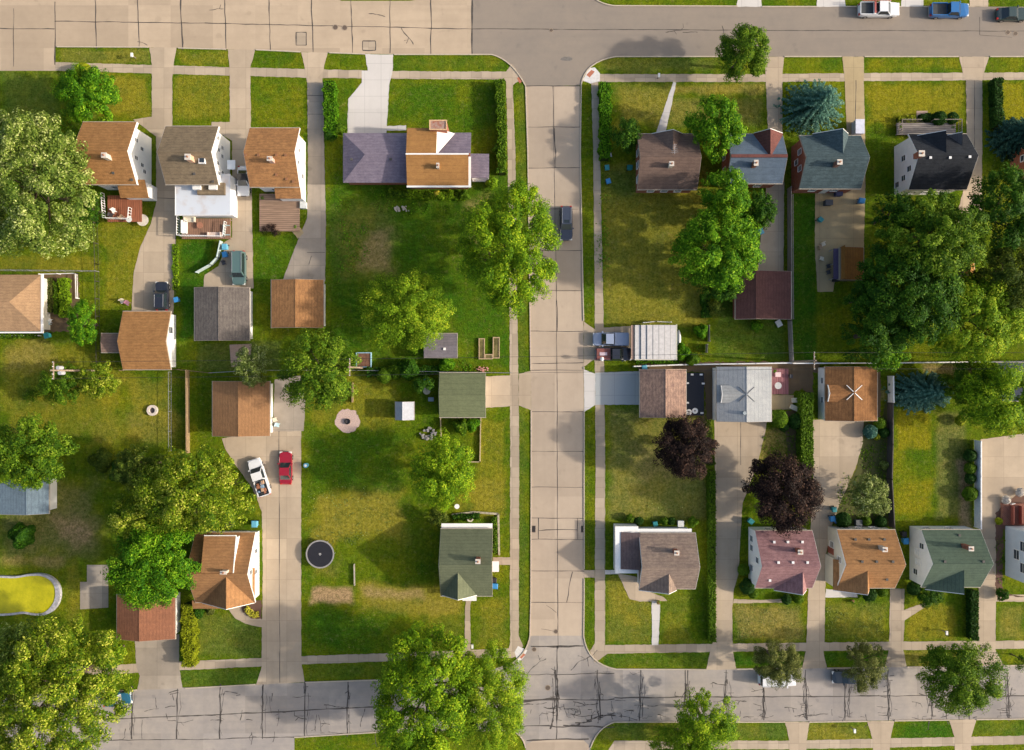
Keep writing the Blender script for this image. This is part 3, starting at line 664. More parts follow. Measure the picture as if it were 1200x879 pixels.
def table(px, py, z, r, c, label, h=.72, rim=None):
    p = W(px, py, z+h); root = empty('patio_table', (p.x, p.y, z), label, 'table')
    MB().cyl(p.x, p.y, z+h-.05, z+h, r, n=18).build('tabletop', c, root)
    MB().cyl(p.x, p.y, z, z+h-.05, .06, n=8).build('leg', STEEL, root)
def chair(px, py, z, rz, m, label, group=None):
    p = W(px, py, z+.4); root = empty('patio_chair', (p.x, p.y, z), label, 'chair', group, rz)
    MB().box(-.27,-.27,.36,.27,.27,.43).build('seat', m, root, local=True); MB().box(-.27,.22,.43,.27,.29,.9).build('backrest', m, root, local=True)
    for x in (-.23,.23):
        for y in (-.23,.23): MB().box(x-.03,y-.03,0,x+.03,y+.03,.36).build('leg', m, root, local=True)
CREAM = plain('cream_plastic', (.66,.6,.48), .5)
table(151,257,.9,.42,plain('pale_table', (.6,.62,.6), .4),'pale oval patio table on the red deck')
table(167,258,0,.85,plain('cream_cover', (.62,.55,.46), .7),'large round cream table cover on the lawn beside the red deck',.8)
chair(133,247,.9,.5,WHITE,'white chair at the left corner of the red deck'); chair(142,254,.9,2.5,plain('tan_fabric',(.4,.28,.18)),'tan chair on the front edge of the red deck')
chair(130,252,.9,1.2,plain('dark_fabric',(.05,.045,.05)),'dark chair in the bottom corner of the red deck')
# porch furniture behind house with the white metal roof
def bench(px, py, z, L, wd, m, label, rz=0, name='outdoor_sofa', cat='sofa'):
    p = W(px, py, z+.4); root = empty(name, (p.x, p.y, z), label, cat, None, rz)
    MB().box(-L/2,-wd/2,.1,L/2,wd/2,.42).build('seat', m, root, local=True)
    MB().box(-L/2,wd/2-.15,.42,L/2,wd/2,.8).build('backrest', m, root, local=True)
    for x in (-L/2,L/2-.14): MB().box(x,-wd/2,.42,x+.14,wd/2-.15,.62).build('armrest', m, root, local=True)
bench(222,257,.8,1.6,.75,CREAM,'cream outdoor sofa along the back wall of the porch deck')
bench(216,266,.8,1.9,.7,WHITE,'white outdoor sofa along the left rail of the porch deck',R(90))
bench(251,275,.8,1.9,.7,plain('blush_fabric',(.62,.5,.44)),'blush outdoor sofa along the front rail of the porch deck',R(180))
table(234,264,.8,.45,plain('rust_table',(.35,.16,.1)),'rust coloured low table in the middle of the porch deck',.45)
bench(266,270,.3,1.5,.9,plain('teal_cushion',(.3,.42,.42)),'teal cushioned bench at the right side of the porch deck',R(90))

b = House('house', 'two-storey white house with grey-brown roof and white metal rear extension', 'house', (194,148,256,216), 5.6, 8.2, 'x', 178, shingle('greybrown_shingles', (.29,.225,.15), 'x', (.19,.145,.10)), SW, ov=.45, trimh=.3)
for u, z in ((.12,4.8),(.25,3.2),(.35,4.6),(.42,3.2),(.62,4.8),(.75,3.1),(.8,4.4),(.9,2.8)): b.window('E', u, z-.5, .5, .75)
b.chimney(220,184,1.1,.7,.7,plain('peach_chimney', (.6,.36,.25))); b.vents([(228,204),(250,213)]); b.std_windows('WN',2)
sk = b.pt(237,188); so = MB().box(sk.x-.45,sk.y-.45,sk.z-.2,sk.x+.45,sk.y+.45,sk.z+.16).build('skylight', WHITE, b.root); MB().box(sk.x-.33,sk.y-.33,sk.z+.16,sk.x+.33,sk.y+.33,sk.z+.19).build('pane', GLASS, so)
p, q = W(206,252,3.4), W(270,217,3.4)
MB().box(p.x+.25,p.y+.25,0,q.x-.2,q.y+1.6,3.3).build('extension_wall', SW, b.root)
mt = NT('white_metal_roof'); MR = mt.done(mt.mix(mt.math('MULTIPLY', mt.ramp(mt.noise(.45,4),.5,.7),.5), (.54,.58,.64), (.42,.31,.24)), .55, .3)
MB().box(p.x,p.y,3.3,q.x,q.y+1.6,3.46).build('extension_roof', MR, b.root)
g = MB(); g.box(p.x-.08,p.y-.08,3.3,q.x+.08,p.y-.003,3.5); g.box(p.x-.08,p.y,3.3,p.x-.003,q.y+1.4,3.5); g.build('extension_gutter', WHITE, b.root)
p, q = W(231,228,3.95), W(263,219,3.95); MB().box(p.x,p.y,3.47,q.x,q.y+.6,3.95).build('dormer', shingle('greybrown_shingles', (.29,.225,.15), 'x'), b.root)
for px in (230,249): c_ = W(px,219,4.4); MB().box(c_.x-.55,c_.y-.35,3.5,c_.x+.55,c_.y+.35,4.4).build('dormer_window', WHITE, b.root)
c_ = W(268,193,4.2); MB().box(c_.x-.2,c_.y-.65,4.1,c_.x+.9,c_.y+.65,4.2).build('awning', SB, b.root)

c = House('house', 'narrow two-storey white house with mottled orange roof and brown deck', 'house', (292.5,150,351,219), 5.1, 7.6, 'x', 178, shingle('orange_shingles', (.50,.26,.115), 'x', (.30,.15,.07)), SW, ov=.5, trimh=.15)
c.chimney(316,186,1.1,.6,.5,plain('rose_chimney', (.5,.33,.28))); c.vents([(288,182),(303,182),(324,182),(335,182),(324,205),(336,210),(344,213)], plain('rust_vent',(.25,.12,.06)))
c.window('E',.3,3.2,.5,.8); c.window('E',.55,3.6,.5,.8); c.window('E',.75,1.4,.6,.9); c.std_windows('WNS',2)
p, q = W(322,232,3.7), W(352,219,3.7)
MB().add([(p.x,p.y,3.3),(q.x,p.y,3.3),(q.x,q.y+.5,4.2),(p.x,q.y+.5,4.2),(p.x,p.y,3.15),(q.x,p.y,3.15),(q.x,q.y+.5,4.05),(p.x,q.y+.5,4.05)], [(0,1,2,3),(4,7,6,5),(0,4,5,1),(1,5,6,2),(2,6,7,3),(3,7,4,0)]).build('lean_to_roof', shingle('orange_shingles', (.5,.26,.115), 'x'), c.root)
MB().box(p.x+.2,p.y+.25,0,q.x-.2,q.y+.4,3.14).build('lean_to_wall', SW, c.root)

# ranch with two tone roof
PUR = shingle('lilac_shingles', (.30,.255,.31), 'x', (.20,.17,.23)); ORG = shingle('amber_shingles', (.47,.25,.095), 'x', (.38,.19,.07), course=.9)
d = House('house', 'long house with lilac and amber roof sections next to a pale driveway', 'house', (402,156,478,214), 2.9, 4.4, 'x', 181, PUR, BR, ov=.4, hip=(.95,0))
d.vents([(412,187),(458,187)])
A, B = W(477,217.5,4.6), W(549,217.5,4.6); C0 = W(477,181,5.7); N0 = W(477,150,4.6); N1 = W(512,150,4.6)
t_ = .18
def slab(name, pts, m, root, t=.18):
    n = len(pts); b_ = MB(); b_.add([tuple(p) for p in pts]+[(p[0],p[1],p[2]-t) for p in pts], [tuple(range(n)), tuple(range(n,2*n))[::-1]]+[(i,(i+1)%n,n+(i+1)%n,n+i) for i in range(n)])
    return b_.build(name, m, root)
slab('main_roof', [(A.x,A.y,4.6),(B.x,A.y,4.6),(B.x,C0.y,5.7),(A.x,C0.y,5.7)], ORG, d.root)
slab('main_roof', [(A.x,C0.y+.003,5.7),(N1.x,C0.y+.003,5.7),(N1.x,N0.y,4.6),(A.x,N0.y,4.6)], ORG, d.root)
w_ = MB(); w_.extr([(A.y+.6,0),(C0.y+.0,0),(C0.y+.0,5.48),(A.y+.6,4.53)], A.x+.02, B.x-.25, 'x'); w_.build('brick_wall', BR, d.root)
w_ = MB(); w_.extr([(C0.y+.02,0),(N0.y-.25,0),(N0.y-.25,4.45),(C0.y+.02,5.45)], A.x+.02, N1.x-.1, 'x'); w_.build('upper_wall', SW, d.root)
g = MB(); g.box(A.x-.05,A.y-.25,4.35,B.x+.35,A.y-.003,4.62); g.box(A.x-.05,C0.y-.03,5.6,B.x+.1,C0.y+.17,5.73); g.box(B.x+.004,A.y,4.5,B.x+.35,C0.y,4.62); g.build('parapet', WHITE, d.root)
for px in (495,509,534): q = W(px,220,3.2); f_ = MB().box(q.x-.45,A.y+.5,2.9,q.x+.45,A.y+.6,4.0).build('window', WHITE, d.root); MB().box(q.x-.35,A.y+.46,3.0,q.x+.35,A.y+.5,3.9).build('pane', GLASS, f_)
P1, P2 = W(511,155,3.2), W(552,182,3.2)
slab('side_roof', [(P1.x,P2.y,4.3),(P2.x,P2.y,4.3),(P2.x,P1.y,3.0),(P1.x,P1.y,3.0)], PUR, d.root)
MB().box(P1.x,P2.y,0,P2.x-.3,P1.y-.3,2.8).build('side_wall', BR, d.root)
slab('white_gable', [(N1.x+.01,C0.y,5.6),(N1.x+.01,N0.y,4.5),(W(533,157,3.0).x,W(533,157,3).y,3.2)], WHITE, d.root, .08)
P1, P2 = W(551,180,2.9), W(573,208,2.9); slab('porch_roof', [(P1.x,P2.y,2.8),(P2.x,P2.y,2.7),(P2.x,P1.y,2.75),(P1.x,P1.y,2.9)], shingle('lilac_shingles', (.30,.255,.31), 'x'), d.root)
pp = MB()
for x in (P1.x+.2,P2.x-.2): pp.box(x-.07,P2.y+.1,0,x+.07,P2.y+.24,2.6)
pp.box(P1.x+.1,P2.y+.1,0,P2.x-.1,P1.y-.1,.3); pp.build('porch', WHITE, d.root)
q = W(514,147,5.5); MB().box(q.x-1.25,q.y-.6,0,q.x+1.1,q.y+.7,5.5).build('chimney', BR, d.root); 
g = MB(); X0,X1,Y0,Y1=q.x-1.3,q.x+1.15,q.y-.65,q.y+.75; g.box(X0,Y0,5.5,X1,Y0+.14,5.6); g.box(X0,Y1-.14,5.5,X1,Y1,5.6); g.box(X0,Y0+.14,5.5,X0+.14,Y1-.14,5.6); g.box(X1-.14,Y0+.14,5.5,X1,Y1-.14,5.6); g.build('chimney_cap', plain('tan_cap',(.6,.4,.22)), d.root); g = None
d.r, d.rp, d.e = 5.7, C0.y, 4.6; d.k0 = 1.1/(C0.y-A.y); d.k1 = d.k0; d.chimney(513,194,.7,.3,.6,plain('pale_chimney',(.55,.48,.4)))

# -- top row, east
BRN = shingle('brown_shingles', (.23,.16,.13), 'x', (.17,.115,.095))
e = House('house', 'brick house with plain brown roof and a small roof antenna', 'house', (747,157,817,222), 3.6, 6.0, 'x', 184, BRN, BR, ov=.35)
e.cross(789,152,(2.9,1.9),5.4,'N',BRN,BR,3.4); e.chimney(787,192,.9,.55,.55,plain('pale_chimney',(.55,.48,.4)))
for u in (.25,.5,.78): e.window('W',u,1.2,.9,1.2)
e.std_windows('SN',1,3); e.door('N',.45,m=plain('white_door',(.7,.7,.68)))
q = e.pt(788,180); an = MB()
an.tube((q.x,q.y,q.z-.1),(q.x,q.y,q.z+1.6),.03)
for k in range(5): an.tube((q.x-.5+.05*k,q.y-.3+.25*k,q.z+1.5),(q.x+.5-.05*k,q.y-.2+.25*k,q.z+1.5),.02)
an.tube((q.x,q.y-.5,q.z+1.5),(q.x,q.y+.9,q.z+1.5),.025); an.build('antenna', STEEL, e.root)
BLM = shingle('slate_blue_shingles', (.15,.20,.27), 'x', (.12,.165,.22), course=.8); MRN = shingle('maroon_shingles', (.20,.085,.075), 'x', (.14,.06,.055))
f = House('house', 'brick house with slate blue roof and a maroon porch gable', 'house', (852,157,917,215), 4.0, 6.0, 'x', 183, BLM, BR, ov=.35)
f.cross(903,151,(1.7,2.4),6.08,'N',MRN,BR,4.1); f.chimney(886,191,1.0,.5,.7); f.std_windows('WSN',1,2)
rb = MB(); rb.box(f.x0,f.rp-.2,5.98,f.x1,f.rp+.25,6.09); rb.build('ridge_band', MRN, f.root)
TEAL = shingle('teal_grey_shingles', (.105,.15,.165), 'x', (.06,.09,.10))
g = House('house', 'brick house with teal-grey roof beside the large blue spruce', 'house', (937,159,1009,221), 4.2, 6.9, 'x', 184, TEAL, BR, ov=.35)
g.cross(988,151,(3.3,1.7),6.5,'N',TEAL,BR,4.3); g.chimney(984,190,1.2,.6,.6,BRD)
for u, z in ((.25,4.3),(.42,3.0),(.6,4.3)): g.window('W',u,z-1.4,.7,1.0)
g.window('S',.3,1.4); g.window('S',.7,1.4); g.door('S',.55,m=plain('white_door',(.7,.7,.68))); g.std_windows('EN',1,2)
BLK = shingle('charcoal_shingles', (.045,.05,.06), 'x', (.03,.034,.042), streak=.4)
h = House('house', 'white house with charcoal black roof and a wooden front porch', 'house', (1065,157,1133,222), 4.8, 7.5, 'x', 182, BLK, SW, ov=.35)
h.cross(1109,153,(2.9,1.2),7.2,'N',BLK,SW,4.9); h.cross(1128,155,(1.4,.8),6.3,'N',shingle('ash_shingles', (.13,.13,.14), 'y', (.1,.1,.11)),SW,4.9)
h.chimney(1080,180,1.0,.7,.7); h.vents([(1090,185),(1113,185),(1136,184)], plain('white_vent',(.7,.7,.7)))
for u, z in ((.35,3.4),(.75,3.4),(.62,5.0),(.82,1.6)): h.window('W',u,z-1.2,.75,1.0)
h.std_windows('SN',2,3)
deck('weathered grey front porch of the charcoal-roofed white house', (1051,144,1120,158), .6, boards('grey_porch_boards', (.25,.22,.2), 'Y', .3), [[(1051,158),(1051,144),(1074,144)],[(1088,144),(1120,144),(1120,158)]], WOODG)
i_ = House('house', 'brick house at the right edge behind a dark spruce', 'house', (1206,150,1275,203), 4.6, 7.4, 'x', None, BRN, BR, ov=.35)
for u in (.25,.6): i_.window('W',u,2.4,.8,1.1)

# -- garages and sheds
garage = lambda label, rect, e, r, ax, ridge, roof, wall, door, grp=None, **k: (lambda G: (G.door(door[0], .5, door[1], 2.15, WHITE, .05, 'garage_door') if door else None, G)[1])(House('garage', label, 'garage', rect, e, r, ax, ridge, roof, wall, **k))
ga = garage('garage with plain tan roof and white end wall beside the parked black car', (144,365,200,433), 2.5, 4.1, 'x', 400, shingle('tan_shingles', (.44,.235,.10), 'x'), SW, ('N',4.2)); ga.window('E',.3,1.2)
gb = garage('garage with two-tone dark grey roof below the teal van', (228,337,292,399), 2.5, 3.5, 'y', 256, shingle('charcoal_brown_shingles', (.23,.20,.175), 'y', (.14,.12,.11)), SW, ('N',4.4))
gc = garage('garage with speckled orange-brown roof at the foot of the grey curved drive', (318,328,379,384), 2.6, 3.5, 'y', 346, shingle('orange_shingles', (.50,.26,.115), 'y', (.30,.15,.07)), SW, ('N',4.2))
gd = garage('garage with smooth brown roof above the white pickup and red car', (249,447,316,511), 2.6, 3.7, 'y', 279, shingle('smooth_brown_shingles', (.40,.22,.11), 'y', (.32,.17,.085)), SW, ('S',4.6))
GRN = shingle('moss_green_shingles', (.20,.225,.125), 'x', (.16,.18,.10), course=.8, streak=.15)
ge = garage('square garage with moss green roof and a short drive to the street', (515,437,569,489), 2.6, 3.7, 'x', 463, GRN, BRD, ('E',4.8))
gf = garage('garage with dark maroon roof at the end of the grey drive', (862,318,927,374), 2.6, 3.6, 'y', 886, shingle('maroon_shingles', (.15,.075,.07), 'y', (.11,.055,.05)), BR, ('N',4.4))
TWO = shingle('mauve_tan_shingles', (.46,.31,.235), 'y', (.20,.13,.12))
gg = garage('garage with coarse mauve-brown and peach roof next to the black covered pool', (750,433,804,489), 2.6, 3.8, 'y', 780, TWO, SWc, ('W',4.4))
GY = shingle('pale_grey_shingles', (.46,.475,.48), 'y', (.40,.42,.44), course=.6)
gh = garage('garage with pale grey roof and a small dormer left of the plum deck', (840,430,904,494), 2.8, 4.0, 'y', 875, GY, SW, ('S',4.8), ov=.1)
gh.cross(462,847,(1.25,1.25),3.93,'W',shingle('pale_grey_shingles', (.41,.43,.44), 'x', (.34,.35,.36)),SW,3.3,.1,'dormer'); 
GB2 = shingle('rusty_brown_shingles', (.38,.19,.085), 'y', (.24,.115,.05), streak=.5)
gi = garage('garage with rusty brown roof marked by a white X of flashing', (967,430,1028,493), 2.8, 4.0, 'y', 1001, GB2, SW, ('S',4.6), ov=.1); gi.window('W',.25,1.2,.8,.7); gi.window('W',.62,1.2,.8,.7)
gi.cross(461,973,(1.2,1.2),3.93,'W',shingle('rusty_brown_shingles', (.38,.19,.085), 'x', (.24,.115,.05)),SW,3.3,.1,'dormer')
def flash(hs, cx, cy, L, m):
    c0 = hs.pt(cx, cy)
    for sx in (-1, 1):
        for sy in (-1, 1):
            q = hs.pt(cx+sx*L, cy+sy*L*.95); mb = MB(); d_ = .05
            mb.tube((c0.x+sx*.1,c0.y-sy*.1,c0.z+.03),(q.x,q.y,q.z+.03),.06,n=4); mb.build('flashing', m, hs.root)
flash(gi, 1001, 460, 9, WHITE); flash(gh, 875, 462, 9, plain('dark_flashing',(.12,.13,.14)))
q = gh.pt(872,484); MB().cyl(q.x,q.y,q.z-.2,q.z+.3,.25,n=14).build('roof_vent', plain('lead_vent',(.3,.34,.36)), gh.root)
def skirt(hs, px0, px1, py0, py1, z, m, name='side_wall_panel'):
    pass
r_ = garage('low garage with dark red-brown roof beside the yellow hedge', (137,697,205,749), 2.6, 3.6, 'y', 163, shingle('redbrown_shingles', (.36,.165,.10), 'y', (.26,.12,.075)), SW, ('S',4.4))
s_ = garage('garage with slate blue roof half under the left-edge tree', (-45,560,57,602), 2.6, 3.6, 'y', 31, shingle('slate_blue_garage_shingles', (.20,.27,.32), 'y', (.15,.20,.25)), SW, None)
l0 = House('house', 'low house with pale tan hipped roof at the left edge', 'house', (-70,322,48,388), 2.8, 4.2, 'x', None, shingle('pale_tan_shingles', (.50,.325,.19), 'x', (.38,.24,.14)), SWc, hip=(1,.9))
g_ = MB(); g_.box(l0.x1+.01,l0.y0-.1,2.62,l0.x1+.3,l0.y1+.1,2.86); g_.box(l0.x0,l0.y0-.3,2.62,l0.x1+.3,l0.y0-.1,2.86); g_.build('gutter', WHITE, l0.root)
t0 = garage('garage with dark navy roof at the right edge behind the white fence', (1167,425,1240,470), 2.6, 4.0, 'x', None, shingle('navy_shingles', (.09,.11,.16), 'x', (.06,.075,.11)), BR, None)
# small sheds
sh = House('garden_shed', 'tiny shed with pale blue-grey roof standing on the lawn', 'shed', (463.5,471,485,492), 1.9, 2.8, 'y', 471.5, plain('pale_shed_roof', (.33,.35,.40), .6), SB, ov=.12, t=.1); sh.door('S',.5,.9,1.7,WHITE)
sh2 = House('garden_shed', 'low shed with purple-grey roof and a white vent beneath the yellow-green tree', 'shed', (497,391,536,419), 2.2, 2.7, 'x', None, shingle('mauve_grey_shingles', (.26,.235,.26), 'x', (.2,.18,.2)), SWc, ov=.2, t=.12); sh2.vents([(521,409)], WHITE); sh2.door('E',.5,.9,1.7)
sh3 = House('garden_shed', 'flat brown lean-to shed on the left side of the tan garage', 'shed', (118.5,391,140,413), 2.3, 2.45, 'x', None, shingle('brown_patch_shingles', (.33,.23,.18), 'x', (.25,.17,.14)), GAR, ov=.1, t=.1)
sh4 = House('garden_shed', 'shed with orange roof among the dark trees behind the teal-roofed house', 'shed', (984,290,1012,328), 2.3, 3.0, 'y', 986, shingle('orange_shed_shingles', (.42,.2,.06), 'y', (.33,.15,.05)), WOODG, ov=.1, t=.1)
pu = MB(); p = W(981,309,1.9); pu.box(p.x-.5,p.y-2.2,1.75,p.x+.35,p.y+2.2,1.85); 
aw = empty('awning_frame', (p.x,p.y,0), 'long dark purple canopy strip beside the orange-roofed shed', 'canopy'); pu.build('canopy', plain('purple_canvas',(.09,.07,.13)), aw)
lg = MB(); [lg.box(p.x-.45,p.y+k-.05,0,p.x-.35,p.y+k+.05,1.75) for k in (-2.1,0,2.1)]; lg.build('posts', STEEL, aw)
st = House('garden_shed', 'narrow orange boarded shed between the dark trees on the right', 'shed', (1130,296,1142,322), 2.2, 2.5, 'y', None, boards('orange_planks', (.55,.27,.08), 'Y', .5), WOODG, ov=.05, t=.08)

# striped metal carport
A = W(744,421,2.6); B = W(792.5,381,2.6)
cp = empty('carport', ((A.x+B.x)/2,(A.y+B.y)/2,0), 'carport with striped silver metal roof behind the two parked pickups', 'carport')
pn = MB(); n = 7; ww = (B.x-A.x)/n
for k in range(n):
    x = A.x+ww*k; hz = 2.45+.35*math.sin(math.pi*(k+.5)/n)
    pn.box(x+.03, A.y, hz, x+ww-.03, B.y, hz+.06)
    pn.cur = 1; pn.box(x-.05, A.y, hz-.05, x+.03, B.y, hz+.03); pn.cur = 0
pn.build('roof', [plain('silver_sheet', (.53,.51,.50), .5, .4), plain('dark_seam', (.13,.15,.16))], cp)
pn = MB(); pn.box(A.x-.5,A.y,2.35,A.x-.06,B.y,2.42); pn.build('roof_edge', plain('copper_edge',(.4,.26,.2)), cp)
pn = MB(); pn.box(B.x+.01,A.y-.1,2.3,B.x+.12,B.y+.1,2.6); pn.box(A.x,A.y-.12,2.3,B.x,A.y-.01,2.45); pn.build('gutter', plain('cream_gutter',(.62,.6,.48)), cp)
for x in (A.x+.2,(A.x+B.x)/2,B.x-.2):
    for y in (A.y+.2,B.y-.2): MB().box(x-.06,y-.06,0,x+.06,y+.06,2.4).build('post', STEEL, cp)

# -- bottom row
def bottom(label, rect, ridge, roofc, c2, wall, cg, ch, vents, e=3.0, r=6.3, hw=(3.9,1.4), chm=None, vm=None, nm='', ov=.35):
    rf = shingle(nm, roofc, 'x', c2)
    o = House('house', label, 'house', rect, e, r, 'x', ridge, rf, wall, ov=ov)
    o.cross(cg[0], cg[1], hw, r-.75, 'S', shingle(nm, roofc, 'y', c2), wall, e-.05)
    o.chimney(ch[0], ch[1], ch[2] if len(ch) > 2 else 1.1, .6, .55, chm); o.vents(vents, vm)
    return o
k = bottom('cottage with rose-mauve roof dotted with small white vents', (885,622,952,689), 664, (.40,.235,.235), (.27,.14,.15), SW, (941,697), (938,647), [(907,635),(923,635),(940,635),(912,659),(929,659),(946,659),(902,680),(927,688)], nm='rose_shingles', e=3.6, r=6.6, ov=.15, vm=plain('white_vent',(.7,.7,.7)), hw=(3.2,1.4))
for u, z in ((.18,1.0),(.35,1.0),(.5,3.6),(.72,1.0)): k.window('W',u,z,.8,1.1)
k.window('N',.3,1.1); k.window('N',.7,1.1); k.door('S',.4,m=plain('white_door',(.7,.7,.68)))
l2 = bottom('cream cottage with warm tan roof between the mauve and green roofs', (981,621,1049,689), 662, (.46,.25,.115), (.32,.165,.075), SWc, (1017,697), (1037,644), [(1002,632),(1018,632),(1036,632),(1010,658),(1027,658),(1046,658),(1039,679),(1004,686)], nm='warm_tan_shingles', e=3.6, r=6.6, ov=.15, chm=plain('pale_chimney',(.55,.48,.4)), hw=(3.8,1.3))
for u, z in ((.3,1.0),(.5,3.5),(.82,1.0)): l2.window('W',u,z,.8,1.1, pane=plain('curtained_glass',(.25,.24,.22)))
l2.window('N',.25,1.1); l2.window('N',.5,1.1); l2.window('N',.75,1.1); l2.door('W',.42)
n_ = bottom('white cottage with green roof and tall brick chimney next to the white fence', (1080,621,1149,688), 661, (.13,.18,.13), (.10,.14,.105), SW, (1130,696), (1138,643,1.5), [(1124,627),(1107,658),(1152,658)], nm='sage_shingles', e=3.6, r=6.6, ov=.15, hw=(4.1,1.0))
for u, z in ((.28,2.9),(.8,1.2)): n_.window('W',u,z,.75,1.0)
for u in (.42,.6): n_.window('W',u,1.2+u,.9,1.2, pane=plain('white_blind',(.7,.72,.75)))
n_.window('N',.2,1.1); n_.window('N',.6,1.1); n_.door('S',.4,m=plain('white_door',(.7,.7,.68)))
o_ = House('house', 'two-storey pale blue house at the right edge beside brick steps', 'house', (1205,622,1285,690), 5.6, 8.2, 'x', None, shingle('ashgrey_shingles', (.3,.3,.31), 'x'), SB, ov=.4)
for u, z in ((.3,3.4),(.5,2.0),(.72,3.4)): o_.window('W',u,z,1.3,1.1)
j = bottom('cottage with grey-beige roof and a white-edged purple side wing', (749,625,815,690), 665, (.37,.285,.225), (.22,.165,.15), SW, (784,696), (793,648), [], e=3.0, r=5.6, hw=(3.9,1.5), nm='greybeige_shingles')
P1, P2 = W(721,672,2.7), W(748,617,2.7)
MB().box(P1.x+.1,P1.y+.1,0,P2.x,P2.y-.1,2.5).build('wing_wall', SW, j.root)
MB().box(P1.x,P1.y,2.5,P2.x,P2.y,2.66).build('wing_eaves', WHITE, j.root)
q1, q2 = W(728,668,3.2), W(747,624.5,3.2)
slab('wing_roof', [(q1.x,q1.y,2.75),(q2.x+.4,q1.y,3.3),(q2.x+.4,q2.y,3.3),(q1.x,q2.y,2.75)], shingle('plum_grey_shingles', (.23,.165,.155), 'y', (.16,.115,.115)), j.root, .08)
P1, P2 = W(745,626,2.8), W(811,620,2.8); MB().box(P1.x,P1.y,2.45,P2.x,P2.y,2.6).build('rear_canopy', WHITE, j.root)
MB().box(P1.x+.2,P1.y-1,0,P2.x-.2,P2.y-.25,2.44).build('rear_wall', SW, j.root)
j.window('E',.3,1.0); j.window('E',.6,1.0); j.door('S',.35)
p_ = bottom('cottage with moss green roof right by the narrow street footpath', (516.5,620,577,698.5), 662, (.175,.195,.125), (.14,.16,.10), BRD, (536.5,703), (560,658,1.2), [], e=3.0, r=6.1, nm='cottage_green_shingles', hw=(2.5,2.7))
MB().box(*(W(517,619.5,2.9).x, W(0,619.5,2.9).y, 2.4, W(577,619.5,2.9).x, W(0,613.8,2.7).y, 2.5)).build('rear_eaves', WHITE, p_.root)
q = W(581,664,2.3); MB().box(q.x-.5,q.y-.75,2.2,q.x+.45,q.y+.75,2.3).build('awning', WHITE, p_.root)
q = W(551,701,2.6); MB().box(q.x-1.1,q.y-.4,2.45,q.x+.9,q.y+.3,2.55).build('awning', WHITE, p_.root)
p_.window('N',.4,1.0); p_.window('N',.6,1.0); p_.window('E',.2,1.0); p_.window('E',.8,1.0); p_.door('E',.55)
Q = House('house', 'white house with amber-brown cross-gabled roof partly under the big tree', 'house', (229,624,299,706), 2.9, 6.2, 'x', 673, shingle('amber_brown_shingles', (.43,.235,.11), 'x', (.31,.16,.075)), SW, ov=.35)
Q.cross(265,714,(4.6,2.9),5.9,'S',shingle('amber_brown_shingles', (.43,.235,.11), 'y', (.31,.16,.075)),SW,2.85)
P1, P2 = W(236,671,6.0), W(276,628.5,5.2)
slab('shed_dormer_roof', [(P1.x,P1.y,6.25),(P2.x,P1.y,6.25),(P2.x,P2.y,5.1),(P1.x,P2.y,5.1)], shingle('amber_brown_shingles', (.43,.235,.11), 'x'), Q.root)
dw = MB(); dw.extr([(P1.y,2.7),(P2.y-.35,2.7),(P2.y-.35,4.9),(P1.y,6.05)], P1.x+.25, P2.x-.1, 'x'); dw.build('shed_dormer_wall', SW, Q.root)
dt = MB(); dt.extr([(P1.y,6.27),(P2.y,5.12),(P2.y,4.9),(P1.y,6.05)], P2.x+.004, P2.x+.08, 'x'); dt.box(P1.x,P2.y-.003,4.85,P2.x,P2.y+.12,5.08); dt.build('barge_board', WHITE, Q.root)
q1, q2 = W(225,714,2.8), W(256,706,2.8); slab('porch_roof', [(q1.x,q1.y,2.55),(q2.x,q1.y,2.55),(q2.x,q2.y+.3,2.85),(q1.x,q2.y+.3,2.85)], shingle('amber_brown_shingles', (.43,.235,.11), 'x'), Q.root)
pz = MB(); pz.box(q1.x+.1,q1.y+.05,0,q1.x+.25,q1.y+.2,2.37); pz.box(q2.x-.25,q1.y+.05,0,q2.x-.1,q1.y+.2,2.37); pz.build('porch_post', WHITE, Q.root)
Q.chimney(262,671,1.0,.8,.35,plain('pale_chimney',(.55,.48,.4)))
for u, z in ((.28,1.2),(.55,3.4),(.6,1.2)): Q.window('E',u,z,.6,.9)
Q.window('N',.3,1.0); Q.window('N',.8,1.0); Q.door('S',.75)

